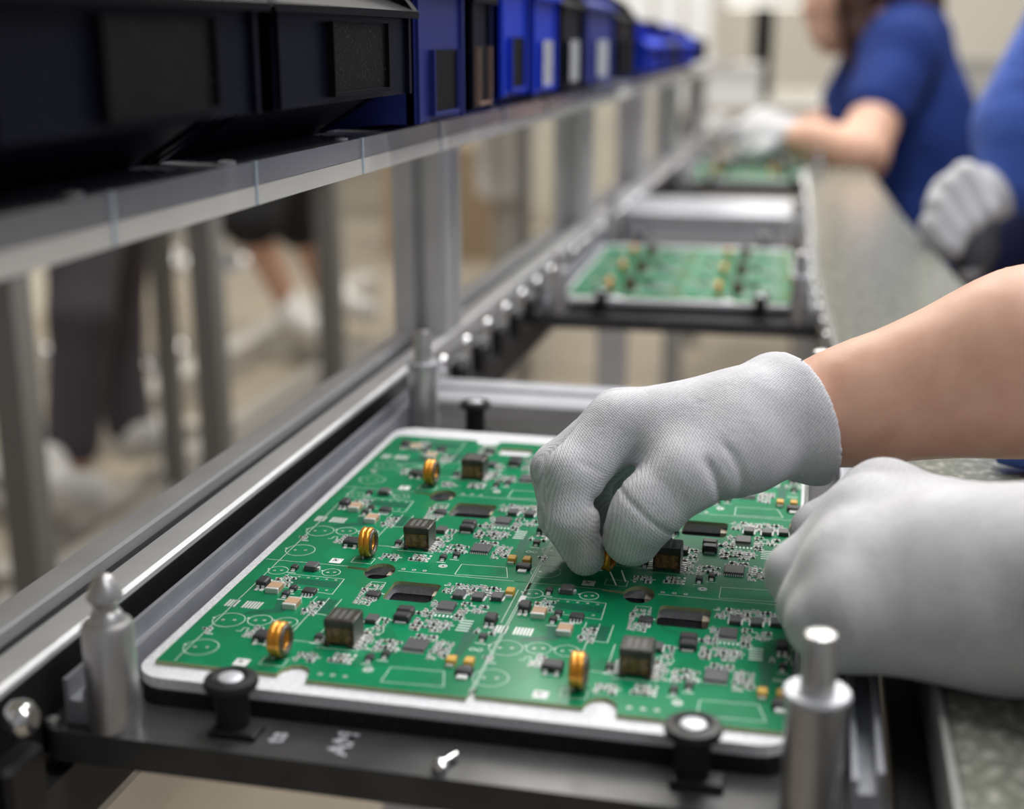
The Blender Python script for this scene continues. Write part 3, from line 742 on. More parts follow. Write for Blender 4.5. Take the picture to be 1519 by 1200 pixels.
            rectf(print_, 117.1 * mm + du, 79.5 * mm + dv, 2.4 * mm, 6 * mm, Z * 2, 3)
            # copper-free darker lanes of the mask
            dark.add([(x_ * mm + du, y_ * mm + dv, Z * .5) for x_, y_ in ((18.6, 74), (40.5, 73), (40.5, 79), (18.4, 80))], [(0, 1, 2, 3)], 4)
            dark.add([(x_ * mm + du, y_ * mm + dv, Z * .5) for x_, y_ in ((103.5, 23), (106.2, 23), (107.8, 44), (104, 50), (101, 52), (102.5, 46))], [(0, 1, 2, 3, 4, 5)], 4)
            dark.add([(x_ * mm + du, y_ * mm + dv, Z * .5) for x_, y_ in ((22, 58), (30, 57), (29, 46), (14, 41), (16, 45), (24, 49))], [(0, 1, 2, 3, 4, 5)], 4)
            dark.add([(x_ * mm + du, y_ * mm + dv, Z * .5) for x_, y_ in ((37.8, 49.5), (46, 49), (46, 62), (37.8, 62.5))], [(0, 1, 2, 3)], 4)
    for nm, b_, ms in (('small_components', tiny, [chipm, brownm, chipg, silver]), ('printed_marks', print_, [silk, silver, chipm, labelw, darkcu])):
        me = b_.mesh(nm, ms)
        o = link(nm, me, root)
        o['kind'] = 'stuff'
    root.location = (x0, y0, 0); root.rotation_euler = (0, 0, rot)
    return root
make_panel('circuit_board_panel', 'green circuit board panel of six boards being fitted by the gloved hands', PX0, PY0, 1)

# ------------------------------------------------------------------ pallets
def pin_a(mb, x, y):   # pointed locating pin
    mb.lathe([(0.0088, -0.012), (0.0088, 0.0245), (0.0080, 0.0262), (0.0062, 0.0268), (0.0052, 0.0295), (0.0042, 0.0305), (0.0042, 0.0325), (0.0060, 0.0350), (0.0058, 0.0365), (0.0030, 0.0425), (0.0008, 0.0438)], (x, y, 0), 28)
def pin_b(mb, x, y):   # stepped pin with a collar
    mb.lathe([(0.0092, -0.012), (0.0092, 0.0250), (0.0082, 0.0262), (0.0053, 0.0264), (0.0053, 0.0440), (0.0045, 0.0462), (0.0020, 0.0472)], (x, y, 0), 28)
chan = mat('dull channel aluminium', (0.33, 0.34, 0.38), 0.5, 0.3, noise=(60, (0.39, 0.40, 0.44), 0.35, 0.7))
def make_pallet(label, dx, dy, matcol, rot=0, full=True):
    t = thing('pallet', label, 'pallet', (0, 0, 0), 'conveyor pallets')
    X0, X1, Y0, Y1 = -0.2475, 0.0335, 0.3595, 0.770
    bmp = fill_plate(rrect(X0 + 0.0035 if False else X0, X1, Y0, Y1, 0.006), [], -0.0235, -0.012)
    bmpart('base_plate', bmp, blackpl, t, org=(0, 0, 0))
    hs = []
    for c in range(2):
        for r in range(2):
            du, dv = PX0 + c * PU, PY0 + r * PV
            hs.append(rrect(du + .0612, du + .0832, dv + .0662, dv + .0872, .002)); hs.append(rrect(du + .0450, du + .0600, dv + .0846, dv + .1034, .003)); hs.append(rrect(du + .0368, du + .0446, dv + .0938, dv + .0970, .0005))
    for r in range(2): hs.append(rrect(PX0 + .1155, PX0 + .1181, PY0 + r * PV + .0835, PY0 + r * PV + .0975, .0005))
    bmp = fill_plate(rrect(-0.2265, 0.004, 0.3845, 0.702, 0.012), hs, -0.0058, -0.0017)
    bmpart('carrier_mat', bmp, whitemat, t, org=(0, 0, 0))
    bmp = fill_plate(rrect(-0.2250, 0.003, 0.3835, 0.702, 0.010), [], -0.0119, -0.0059)
    bmpart('foam_layer', bmp, foamb, t, org=(0, 0, 0))
    for c in range(2):
        for r in range(2):
            du, dv = PX0 + c * PU, PY0 + r * PV
            part('spacer', MB().box(du + .0790, du + .0831, dv + .081, dv + .0871, -.0058, -.0030), beigem, t)
            part('spacer', MB().box(du + .0545, du + .0595, dv + .0975, dv + .1030, -.0058, -.0030), beigem, t)
    # side channels
    for xa, s in ((-0.2405, 1), (0.0305, -1)):
        ch = [(xa, -0.012), (xa, 0.0045), (xa + s * .0018, 0.0045), (xa + s * .0018, -0.0030), (xa + s * .0072, -0.0036), (xa + s * .0072, 0.0012), (xa + s * .009, 0.0012), (xa + s * .009, -0.012)]
        part('side_channel', MB().prism(ch, 0.3655, 0.764, 'y'), chan, t)
    for k, (x, y) in enumerate(((-0.2236, 0.3685), (0.0096, 0.3685), (-0.2242, 0.7435), (0.0096, 0.7435))):
        mb = MB(); (pin_a if k == 0 else pin_b)(mb, x, y)
        o = part('pin', mb, steel, t, 35)
        if k == 0: o['label'] = 'pointed locating pin'
        else: sub('collar', MB().lathe([(0.0055, .0262), (0.0098, .0258), (0.0102, .0268), (0.0096, .0278), (0.0055, .0278)], (x, y, 0), 28), alu2, o, t, 35)
    for x, y in ((-0.1822, 0.3735), (-0.0272, 0.3765), (-0.189, 0.7325), (-0.03, 0.7325)):
        mb = MB().lathe([(0.0058, -0.012), (0.0058, 0.0035), (0.0062, 0.0042), (0.0090, 0.0046), (0.0094, 0.0060), (0.0088, 0.0076), (0.0060, 0.0082), (0.0050, 0.0072), (0.0004, 0.0072)], (x, y, 0), 26)
        o = part('knob', mb, rubber, t, 35)
        sub('screw', MB().lathe([(0.0042, 0.0070), (0.0042, 0.0080), (0.0030, 0.0086), (0.0004, 0.0087)], (x, y, 0), 18), alu2, o, t, 40)
        sub('foot', MB().bbox(x - .0065, x + .0105, y - .0065, y + .0030, -.012, -.0095, .0006), rubber, o, t)
    if full:
        o = part('clip', MB().tube([(-0.1035, 0.3720, -0.0105), (-0.1055, 0.3668, -0.0100), (-0.1060, 0.3655, -0.0098)], [.0012, .0012, .0012], 10).lathe([(0.0028, -.0120), (0.0028, -.0092), (0.0018, -.0082), (.0003, -.0079)], (-0.1066, 0.3645, 0), 16), chrome, t, 40)
        for s_, x, y, sz in (('AM', -0.1395, 0.3655, 0.0105), ('ts', -0.1630, 0.3685, 0.0095)):
            cu = bpy.data.curves.new('chalk', 'FONT'); cu.body = s_; cu.size = sz; cu.extrude = 0.00006; cu.offset = 0.00022
            to = bpy.data.objects.new('chalk_tmp', cu); C.objects.link(to)
            dg = bpy.context.evaluated_depsgraph_get()
            me = bpy.data.meshes.new_from_object(to.evaluated_get(dg)); bpy.data.objects.remove(to, do_unlink=True)
            me.materials.clear(); me.materials.append(chalk)
            link('chalk_mark', me, t, (x, y, -0.01188), (0, 0, math.radians(90)))
    for x in (-0.2445, 0.0305):
        part('corner_screw', MB().lathe([(0.0026, -.012), (0.0026, -.0098), (0.0012, -.009), (.0003, -.0088)], (x, 0.3635, 0), 14), steel, t, 40)
    t.location = (dx, dy, 0); t.rotation_euler = (0, 0, rot)
    if not full: t.scale = (SX, 1, 1)
    return t
SX = 0.865
make_pallet('black pallet with chalk marks and a wire clip carrying the worked-on panel', 0, 0, whitemat)
make_pallet('black pallet under the finished board, between the two aluminium cross beams', -0.006, 0.735, whitemat, math.radians(1.4), False)
make_pallet('black pallet handled by the seated worker further down the conveyor', 0.005, 1.77, whitemat, math.radians(1.6), False)
big = ('toroid_coil', 'transformer', 'film_capacitor', 'tantalum_capacitor', 'ceramic_capacitor', 'diode', 'power_chip')
def on_pallet(x, y, dx, dy, rot):
    return (x * math.cos(rot) - y * math.sin(rot) + dx, x * math.sin(rot) + y * math.cos(rot) + dy)
for (dx, dy, r, lab) in ((-0.006, 0.735, math.radians(1.4), 'green circuit board panel on the pallet between the cross beams'), (0.005, 1.77, math.radians(1.6), 'green circuit board panel in front of the seated worker')):
    q = on_pallet(PX0 * SX, PY0, dx, dy, r)
    pn = make_panel('circuit_board_panel', lab, q[0], q[1], 5, 3, True, big, None, r)
    pn.scale = (SX, 1, 1)

# ------------------------------------------------------------------ operator: gloved hands, forearm
skin = mat('skin', (0.66, 0.40, 0.29), 0.5, 0, 0.35, noise=(60, (0.57, 0.32, 0.225), 0.35, 0.7), bump=(900, 0.12, 0.0004), sss=0.15)
shaded_shirt = mat('shaded blue shirt', (0.014, 0.034, 0.165), 0.85, 0, 0.15, noise=(14, (0.010, 0.024, 0.125), 0.35, 0.7), bump=(25, 0.4, 0.02))  # same shirt cloth, with its weaker light put into a darker colour
lit_shirt = mat('lit blue shirt', (0.08, 0.155, 0.55), 0.85, 0, 0.15, noise=(14, (0.06, 0.12, 0.46), 0.35, 0.7), bump=(25, 0.4, 0.02), sheen=0.1)  # same shirt cloth, with its stronger light put into a brighter colour
hairm = mat('brown hair', (0.022, 0.009, 0.006), 0.5, 0, 0.25, noise=(60, (0.05, 0.018, 0.010), 0.4, 0.65))
navytr = mat('navy trousers', (0.012, 0.016, 0.06), 0.85, 0, 0.1)

def head_sdf(p, c, neck, f=-1.0, k=1.0):
    """head facing -x (f=-1) or +x: skull, jaw, brow, nose, lips, ears, neck"""
    x, y, z = c
    d = cap(p, (x - f * .022 * k, y, z + .035 * k), (x + f * .012 * k, y, z + .028 * k), .082 * k, .076 * k)
    d = smin(d, cap(p, (x + f * .030 * k, y, z - .045 * k), (x + f * .048 * k, y, z - .075 * k), .052 * k, .036 * k), .03)
    d = smin(d, cap(p, (x + f * .082 * k, y, z + .004), (x + f * .100 * k, y, z - .026 * k), .008 * k, .013 * k), .012)
    d = smin(d, cap(p, (x + f * .082 * k, y - .016, z - .058 * k), (x + f * .082 * k, y + .016, z - .058 * k), .008 * k), .008)
    for s in (-1, 1):
        e = cap(p, (x + f * .090 * k, y + s * .034, z + .010), (x + f * .090 * k, y + s * .036, z + .010), .012 * k); d = -smin(-d, e, .012)
        d = smin(d, cap(p, (x - f * .012, y + s * .080 * k, z - .015), (x - f * .020, y + s * .086 * k, z + .018), .012 * k), .008)
    return smin(d, cap(p, (x - f * .012, y, z - .06), neck, .052 * k, .058 * k), .03)
def hair_sdf(p, c, f=-1.0, k=1.0):
    x, y, z = c
    d = cap(p, (x - f * .028 * k, y, z + .042 * k), (x - f * .006 * k, y, z + .050 * k), .090 * k, .082 * k)
    d = smin(d, cap(p, (x - f * .045 * k, y, z), (x - f * .045 * k, y, z - .05), .070 * k, .055 * k), .03)
    fc = np.array((x + f * .085 * k, y, z - .03), np.float32)
    return np.maximum(d, -(np.linalg.norm(p - fc, axis=-1) - .088 * k))
# right hand
wr = P(1200, 624, .545)
RHp = dict(
    wrist=P(1190, 625, .545), wristn=P(1185, 632, .533), wristf=P(1178, 618, .560),
    iM=P(919, 632, .547), iP=P(853, 702, .538), iD=P(849, 772, .536), iT=P(868, 824, .538),
    mM=P(920, 626, .567), mP=P(830, 698, .567), mD=P(836, 766, .562), mT=P(856, 808, .553),
    rM=P(940, 632, .582), rP=P(864, 712, .586), rD=P(884, 772, .580), rT=P(915, 792, .572),
    pM=P(965, 640, .597), pP=P(898, 715, .604), pD=P(908, 768, .598), pT=P(930, 785, .588),
    tC=P(1108, 668, .530), tM=P(1022, 702, .525), tI=P(964, 752, .526), tT=P(937, 797, .532))
g_white = (0.70, 0.70, 0.71); g_dark = (0.42, 0.42, 0.45)
OPL = np.array([0.32, 0.62, FZ])
glove_spots = [(tuple(P(874, 808, .529) - OPL), 0.017), (tuple(P(905, 735, .56) - OPL), 0.018)]  # soiled index tip, then a grey patch between index and thumb
cuff_end = P(1196, 622, .545)
fore_dir = (P(1519, 538, .53) - P(1195, 622, .545)); fore_dir /= np.linalg.norm(fore_dir)
TOCAM = ROT @ np.array([0, 0, 1.0])
def rh_sdf(p):
    q = RHp; q_ = RHp
    palm = cap(p, q['wrist'], q['wristf'], .0205)
    palm = smin(palm, cap(p, P(1190, 628, .540), P(1120, 628, .540), .0215, .0205), .01)
    palm = smin(palm, cap(p, P(1175, 618, .560), P(1110, 618, .562), .0195, .019), .01)
    for a, b, ra, rb in ((P(1130, 622, .540), q['iM'], .020, .0135), (P(1130, 616, .552), q['mM'], .0195, .0135), (P(1130, 620, .566), q['rM'], .018, .0130), (P(1130, 628, .574), q['pM'], .017, .012)):
        palm = smin(palm, cap(p, a, b, ra, rb), .010)
    palm = smin(palm, cap(p, P(1085, 662, .533), P(990, 660, .540), .0165, .0140), .010)      # thenar web
    palm = smin(palm, cap(p, P(1070, 650, .55), P(990, 655, .57), .015, .012), .010)
    fs = None
    for n, rs in (('i', (.0133, .0118, .0104, .0083)), ('m', (.0133, .0120, .0104, .0084)), ('r', (.0125, .0112, .0100, .0084)), ('p', (.0115, .0100, .0090, .0075))):
        c = chain(p, [q[n + 'M'], q[n + 'P'], q[n + 'D'], q[n + 'T']], rs, .003)
        fs = c if fs is None else smin(fs, c, .0008)
    th = chain(p, [q['tC'], q['tM'], q['tI'], q['tT']], (.0165, .0142, .0132, .0114), .005)
    th = smin(th, cap(p, P(946, 772, .526), P(938, 792, .531), .0120, .0108), .004)
    d = smin(palm, fs, .006)
    d = np.minimum(smin(palm, th, .010), d)
    # flexion folds of the index finger (run along the finger's hinge axis)
    for x, y, rr_, kk in ((886, 746, .0015, .005), (892, 790, .0006, .002)):
        c = cap(p, P(x, y, .528), P(x, y, .558), rr_); d = -smin(-d, c, kk)
    # glove seam around the thumb, folds at its base and on the wrist
    def groove(a, n, w, amp, rad):
        q = p - a.astype(np.float32)
        s_ = q @ n.astype(np.float32)
        rr_ = np.linalg.norm(q - s_[..., None] * n.astype(np.float32), axis=-1)
        return amp * np.exp(-(s_ / w) ** 2) * np.clip((rad - rr_) / (rad * .3), 0, 1)
    un = lambda v: v / np.linalg.norm(v)
    tn = un(q_['tT'] - q_['tM'])
    d = d + groove(P(962, 757, .526), tn, .0011, .0012, .018)
    d = d + groove(P(1058, 712, .520), un(P(1010, 735, .52) - P(1075, 700, .52)), .0022, .0022, .014)
    d = d + groove(P(1082, 700, .520), un(P(1010, 735, .52) - P(1075, 690, .53)), .0016, .0012, .016)
    d = d + groove(P(868, 690, .535), un(P(868, 720, .535) - P(880, 690, .535)), .0012, .0007, .010)
    # knit cuff flares out at its end
    s = (p - cuff_end.astype(np.float32)) @ fore_dir.astype(np.float32)
    nr = (p - cuff_end.astype(np.float32)) @ TOCAM.astype(np.float32)
    s = s - .42 * nr + .0035
    fl = np.clip((s + .014) / .018, 0, 1)
    d = d - .0042 * fl * fl * (3 - 2 * fl)
    d = np.maximum(d, s - .002)
    return d
gl_r = knit('knitted glove fabric', (0.82, 0.82, 0.83), (0.50, 0.50, 0.55), (1150, 1150, 1150), rib=(fore_dir, (0, 1, 0), (0, 0, 1), P(1060, 640, .552) - np.array([0.32, 0.62, FZ]), 0.0013, 0.026), strength=0.55, grey_spots=glove_spots)
op = thing('person', 'operator in blue shirt and white knitted gloves fitting a coil into the board', 'person', (0.32, 0.62, FZ))
ob = tuple(op.location)
me = sdf_mesh('glove', rh_sdf, (-0.125, 0.465, -0.004), (0.020, 0.64, 0.10), 0.0012, gl_r, ob)
o = link('glove', me, op); o['label'] = 'white knitted glove pinching a coil'
# rolled cuff rim
fd = Vector(fore_dir.tolist()); cc = Vector(cuff_end.tolist()) + fd * 0.0060
ax1 = fd.cross(Vector((0, 1, 0))).normalized(); ax2 = fd.cross(ax1).normalized()
n_ = 48; ring = []
for k in range(n_):
    a = 2 * math.pi * k / n_
    off = ax1 * math.cos(a) * 0.0245 + ax2 * math.sin(a) * 0.0315 + Vector((0, 0.007, -0.0005))
    ring.append(Vector(cuff_end.tolist()) + off + fd * (0.42 * off.dot(Vector(TOCAM.tolist())) - off.dot(fd) - 0.0025))
sub('cuff_rim', MB().tube(ring, 0.0026, 10, True), gl_r, o, op, 60)

# left hand: loose fist resting at the board edge
LHp = dict(w=P(1530, 868, .425), iM=P(1312, 748, .497), mM=P(1288, 778, .476), rM=P(1275, 838, .457), pM=P(1278, 905, .440),
           iP=P(1222, 790, .500), mP=P(1186, 852, .478), rP=P(1205, 900, .460), pP=P(1216, 926, .447))
def lh_sdf(p):
    q = LHp
    d = cap(p, P(1700, 860, .40), q['w'], .031, .031)
    d = smin(d, cap(p, P(1700, 865, .43), P(1530, 866, .452), .028, .027), .01)
    for a, b, ra, rb in ((P(1480, 842, .462), q['iM'], .0265, .0160), (P(1500, 858, .450), q['mM'], .028, .0165), (P(1500, 868, .438), q['rM'], .029, .0155), (P(1490, 895, .428), q['pM'], .026, .0150), (P(1440, 920, .425), P(1290, 930, .436), .018, .0130)):
        d = smin(d, cap(p, a, b, ra, rb), .014)
    d = smin(d, cap(p, P(1390, 850, .44), P(1270, 860, .455), .024, .017), .014)
    fs = None
    for M_, Pp, t1, t2, rs in (('iM', 'iP', P(1240, 850, .505), P(1300, 870, .50), (.0155, .0118, .0105, .0095)), ('mM', 'mP', P(1215, 905, .478), P(1280, 915, .475), (.0160, .0118, .0105, .0095)),
                               ('rM', 'rP', P(1225, 935, .458), P(1290, 935, .455), (.0150, .0115, .0105, .0095)), ('pM', 'pP', P(1235, 948, .446), P(1300, 945, .443), (.0140, .0108, .0100, .0090))):
        c = chain(p, [q[M_], q[Pp], t1, t2], rs, .004)
        fs = c if fs is None else smin(fs, c, .0035)
    d = smin(d, fs, .008)
    d = smin(d, chain(p, [P(1400, 780, .49), P(1310, 800, .525), P(1250, 840, .53)], (.014, .012, .0105), .005), .008)   # thumb, on the far side
    return d
gl_l = knit('knitted glove fabric smooth', (0.66, 0.66, 0.67), (0.54, 0.54, 0.56), (1100, 1100, 1100), strength=0.2, wrinkle=0.10)
me = sdf_mesh('glove', lh_sdf, (-0.03, 0.36, 0.0005), (0.125, 0.60, 0.105), 0.0014, gl_l, ob)
o = link('glove', me, op); o['label'] = 'white knitted glove in a loose fist'

# operator's body: forearms run from the gloves to the shoulders
wA = P(1195, 622, .545); wB = P(1519, 538, .53)
elbR = wA + (wB - wA) * 2.55
lw = P(1660, 858, .425); elbL = np.array([0.27, 0.40, 0.075])
shR = np.array([0.42, 0.80, 0.36]); shL = np.array([0.42, 0.44, 0.36])
def body_sdf(p):
    d = chain(p, [wA - (wB - wA) * .12, wA + (wB - wA) * .25, wB, elbR], (.0185, .0225, .0355, .043), .01)
    d = smin(d, cap(p, wA + np.array([0, .010, 0]), wB + np.array([0, .006, -.002]), .0185, .034), .012)
    d = smin(d, cap(p, elbR, shR, .043, .056), .03)
    l = chain(p, [lw - np.array([.02, 0, 0]), lw + (elbL - lw) * .5, elbL], (.024, .032, .043), .01)
    l = smin(l, cap(p, elbL, shL, .043, .056), .03)
    t = cap(p, (.46, .70, .30), (.44, .70, -.05), .10, .105)
    t = smin(t, cap(p, (.46, .54, .30), (.44, .54, -.05), .10, .105), .06)
    t = smin(t, cap(p, shR, shL, .062), .05)
    t = smin(t, head_sdf(p, (.37, .62, .57), (.43, .62, .38)), .03)
    for y in (.54, .70): t = smin(t, chain(p, [(.44, y, -.08), (.42, y, -.48), (.44, y, -.86)], (.09, .065, .05), .03), .04); t = smin(t, cap(p, (.44, y, -.87), (.32, y, -.88), .04, .03), .02)
    return smin(smin(t, d, .02), l, .02)
me = sdf_mesh('body', body_sdf, (-0.03, 0.30, -0.90), (0.60, 0.92, 0.74), 0.006, skin, ob)
o = link('body', me, op)
def shirt_sdf(p):
    t = cap(p, (.46, .70, .30), (.44, .70, -.12), .108, .118)
    t = smin(t, cap(p, (.46, .54, .30), (.44, .54, -.12), .108, .118), .06)
    t = smin(t, cap(p, shR, shL, .070), .05)
    t = smin(t, cap(p, shR, shR + (elbR - shR) * .6, .066, .068), .03)
    t = smin(t, cap(p, shL, shL + (elbL - shL) * .6, .066, .068), .03)
    t = smin(t, chain(p, [(.34, .62, -.06), (.26, .63, .020), (.102, .660, .0225)], (.09, .030, .0115), .03), .012)   # loose hem lying on the worktop
    return np.maximum(t, p[..., 2] - .43)
me = sdf_mesh('shirt', shirt_sdf, (0.08, 0.33, -0.25), (0.62, 0.92, 0.46), 0.008, lit_shirt, ob)
link('shirt', me, op)
link('hair', sdf_mesh('hair', lambda p: hair_sdf(p, (.37, .62, .57)), (.2, .45, .4), (.56, .8, .75), .008, hairm, ob), op)

# the coil held between thumb and index
tc0 = P(903, 826, .5405)
held = thing('toroid_coil', 'copper wound coil with two wire leads held between gloved thumb and finger', 'coil', tuple(tc0))
e1 = Vector(ROT[:, 0].tolist())
hm = link('winding', toroid_winding(4.6 * mm, 1.35 * mm, 0).mesh('winding', gold, 60), held, (0, 0, 0), (0.25, 0.12, math.radians(-14)))
for (ax, ay, bx, by) in ((905, 848, 914, 868), (922, 846, 928, 863)):
    A = P(ax, ay, .5395); B_ = P(bx, by, .5385)
    link('lead', MB().tube([tuple(A - tc0), tuple((A + B_) / 2 - tc0), tuple(B_ - tc0)], .0003, 8).mesh('lead', silver, 60), held)

# ------------------------------------------------------------------ second worker at the worktop
def person_group(name, label, loc): return thing(name, label, 'person', loc)
p2 = person_group('person', 'worker in blue shirt standing by the worktop with a gloved fist', (0.33, 1.62, FZ)); o2 = tuple(p2.location)
def w2_body(p):
    d = cap(p, (.36, 1.68, .28), (.36, 1.68, -.1), .12, .13)
    d = smin(d, cap(p, (.36, 1.52, .26), (.36, 1.80, .26), .08), .05)
    d = smin(d, head_sdf(p, (.32, 1.68, .57), (.36, 1.68, .38)), .03)
    d = smin(d, chain(p, [(.36, 1.52, .25), (.30, 1.57, .10), P(1478, 288, 1.40)], (.06, .042, .026), .02), .03)
    for y in (1.6, 1.76): d = smin(d, chain(p, [(.36, y, -.1), (.34, y, -.48), (.36, y, -.86)], (.10, .07, .05), .03), .04)
    return d
link('body', sdf_mesh('body', w2_body, (.12, 1.35, -.9), (.55, 1.95, .75), .012, skin, o2), p2)
def w2_shirt(p):
    d = cap(p, (.36, 1.68, .25), (.36, 1.68, -.10), .125, .158)
    d = smin(d, cap(p, (.36, 1.50, .25), (.36, 1.82, .25), .095), .05)
    d = smin(d, cap(p, (.36, 1.60, .315), (.36, 1.76, .315), .085), .04)
    d = smin(d, cap(p, (.30, 1.52, .24), (.225, 1.50, .125), .09, .068), .04)
    d = smin(d, cap(p, (.26, 1.50, .14), P(1512, 262, 1.385), .07, .040), .02)
    return d
link('hair', sdf_mesh('hair', lambda p: hair_sdf(p, (.32, 1.68, .57)), (.16, 1.5, .4), (.52, 1.86, .75), .01, hairm, o2), p2)
link('shirt', sdf_mesh('shirt', w2_shirt, (.14, 1.38, -.3), (.55, 1.97, .42), .009, lit_shirt, o2), p2)
def w2_tr(p):
    d = cap(p, (.355, 1.68, -.06), (.35, 1.68, -.2), .172, .165)
    for y in (1.6, 1.76): d = smin(d, chain(p, [(.35, y, -.15), (.34, y, -.48), (.36, y, -.84)], (.12, .085, .07), .03), .04)
    return d
link('trousers', sdf_mesh('trousers', w2_tr, (.15, 1.45, -.9), (.58, 1.95, .14), .012, navytr, o2), p2)
def w2_glove(p):
    d = None
    k = P(1425, 300, 1.365); wv = P(1475, 285, 1.39)
    d = cap(p, k, wv, .034, .030)
    for i, (a, b) in enumerate((((1432, 262), (1462, 312)), ((1412, 280), (1440, 328)), ((1396, 305), (1420, 345)), ((1388, 335), (1410, 365)))):
        c = cap(p, P(*a, 1.345), P(*b, 1.335), .0165, .0140)
        d = smin(d, c, .004)
    return d
link('glove', sdf_mesh('glove', w2_glove, (.08, 1.30, -.06), (.25, 1.52, .13), .003, gl_l, o2), p2)
toolm = mat('dark grey tool grip', (0.06, 0.058, 0.066), 0.5)
tl = thing('hand_tool', 'dark grey hand tool held in the standing worker’s gloved fist'.replace('’', "'"), 'tool', tuple(P(1440, 405, 1.36)))
tm = MB().tube([tuple(P(1452, 330, 1.355)), tuple(P(1445, 365, 1.352)), tuple(P(1442, 400, 1.35))], [.022, .026, .018], 16)
part('grip', tm, toolm, tl, 50)
part('tip', MB().tube([tuple(P(1443, 396, 1.352)), tuple(P(1432, 410, 1.345))], [.012, .008], 12), alu2, tl, 50)

# ------------------------------------------------------------------ seated worker (side view)
p3 = person_group('person', 'seated woman with brown hair and blue t-shirt working at the far pallet', (0.20, 2.60, FZ)); o3 = tuple(p3.location)
def D3(x, y, d): return P(x, y, d)
def w3_body(p):
    d = chain(p, [D3(1335, 60, 2.45), D3(1345, 200, 2.48), D3(1375, 420, 2.5)], (.085, .11, .12), .05)
    d = smin(d, cap(p, D3(1330, 75, 2.34), D3(1300, 70, 2.60), .055), .04)
    d = smin(d, cap(p, D3(1300, 30, 2.45), D3(1270, 5, 2.45), .05), .03)
    # head: cranium, jaw, nose
    d = smin(d, cap(p, D3(1262, -35, 2.45), D3(1285, -45, 2.45), .085), .02)
    d = smin(d, cap(p, D3(1240, 20, 2.45), D3(1236, 50, 2.45), .058, .040), .03)
    d = smin(d, cap(p, D3(1203, 5, 2.45), D3(1196, 18, 2.45), .010, .012), .012)
    d = smin(d, cap(p, D3(1210, 38, 2.45), D3(1206, 44, 2.45), .012), .012)
    # near arm
    d = smin(d, chain(p, [D3(1330, 80, 2.34), D3(1278, 232, 2.20), D3(1210, 212, 2.24), D3(1165, 203, 2.28)], (.055, .040, .036, .026), .02), .02)
    d = smin(d, chain(p, [D3(1300, 80, 2.60), D3(1235, 190, 2.62), D3(1170, 195, 2.50)], (.05, .038, .026), .02), .02)
    # legs, bent
    d = smin(d, chain(p, [D3(1375, 430, 2.45), (.12, 2.5, -.36), (.14, 2.5, -.85)], (.10, .06, .045), .03), .03)
    d = smin(d, chain(p, [D3(1375, 430, 2.6), (.12, 2.75, -.36), (.14, 2.75, -.85)], (.10, .06, .045), .03), .03)
    return d
link('body', sdf_mesh('body', w3_body, (-.15, 2.15, -.9), (.42, 2.95, .45), .011, skin, o3), p3)
def w3_shirt(p):
    d = chain(p, [D3(1338, 70, 2.45), D3(1345, 200, 2.48), D3(1378, 420, 2.5)], (.093, .122, .135), .05)
    d = smin(d, cap(p, D3(1335, 78, 2.33), D3(1305, 75, 2.62), .066), .04)
    d = smin(d, cap(p, D3(1335, 85, 2.335), D3(1302, 160, 2.265), .068, .060), .03)
    d = smin(d, cap(p, D3(1300, 85, 2.60), D3(1262, 150, 2.61), .060, .058), .03)
    d = smin(d, cap(p, D3(1285, 150, 2.5), D3(1300, 220, 2.5), .075, .08), .05)
    n = D3(1296, 22, 2.45)
    return np.maximum(d, -(np.linalg.norm(p - n.astype(np.float32), axis=-1) - .058))
link('shirt', sdf_mesh('shirt', w3_shirt, (-.12, 2.15, -.40), (.45, 2.95, .36), .008, shaded_shirt, o3), p3)
def w3_tr(p):
    d = chain(p, [D3(1380, 430, 2.45), (.13, 2.5, -.36), (.14, 2.5, -.80)], (.12, .08, .06), .03)
    return smin(d, chain(p, [D3(1380, 430, 2.6), (.13, 2.75, -.36), (.14, 2.75, -.80)], (.12, .08, .06), .03), .03)
link('trousers', sdf_mesh('trousers', w3_tr, (-.12, 2.3, -.9), (.5, 2.95, -.1), .014, navytr, o3), p3)
def w3_hair(p):
    d = cap(p, D3(1285, -45, 2.45), D3(1292, -20, 2.45), .098, .088)
    d = smin(d, chain(p, [D3(1268, 0, 2.375), D3(1272, 55, 2.37), D3(1266, 100, 2.37)], (.035, .024, .012), .02), .02)
    d = smin(d, chain(p, [D3(1330, -20, 2.45), D3(1365, 10, 2.43), D3(1382, 50, 2.42)], (.06, .040, .014), .03), .03)
    f = D3(1225, 0, 2.45)
    return np.maximum(d, -(np.linalg.norm(p - f.astype(np.float32), axis=-1) - .062))
link('hair', sdf_mesh('hair', w3_hair, (-.1, 2.3, .08), (.35, 2.85, .5), .008, hairm, o3), p3)
def w3_glove(p):
    d = chain(p, [D3(1172, 204, 2.275), D3(1140, 205, 2.30), D3(1118, 212, 2.32)], (.030, .036, .024), .01)
    for i in range(4): d = smin(d, chain(p, [D3(1135, 200 + 4 * i, 2.28 + .022 * i), D3(1108, 208 + 3 * i, 2.29 + .022 * i), D3(1098, 222 + 2 * i, 2.29 + .022 * i)], (.014, .012, .010), .004), .006)
    d = smin(d, chain(p, [D3(1150, 212, 2.27), D3(1125, 224, 2.26), D3(1112, 228, 2.27)], (.016, .013, .011), .004), .008)
    e = chain(p, [D3(1172, 196, 2.50), D3(1130, 190, 2.49), D3(1095, 200, 2.48)], (.030, .036, .022), .01)
    for i in range(4): e = smin(e, chain(p, [D3(1118, 186 + 3 * i, 2.46 + .02 * i), D3(1088, 192 + 3 * i, 2.46 + .02 * i), D3(1075, 206, 2.46 + .02 * i)], (.014, .012, .010), .004), .006)
    return np.minimum(d, e)
link('glove', sdf_mesh('glove', w3_glove, (-.25, 2.25, -.03), (.02, 2.72, .13), .005, gl_l, o3), p3)
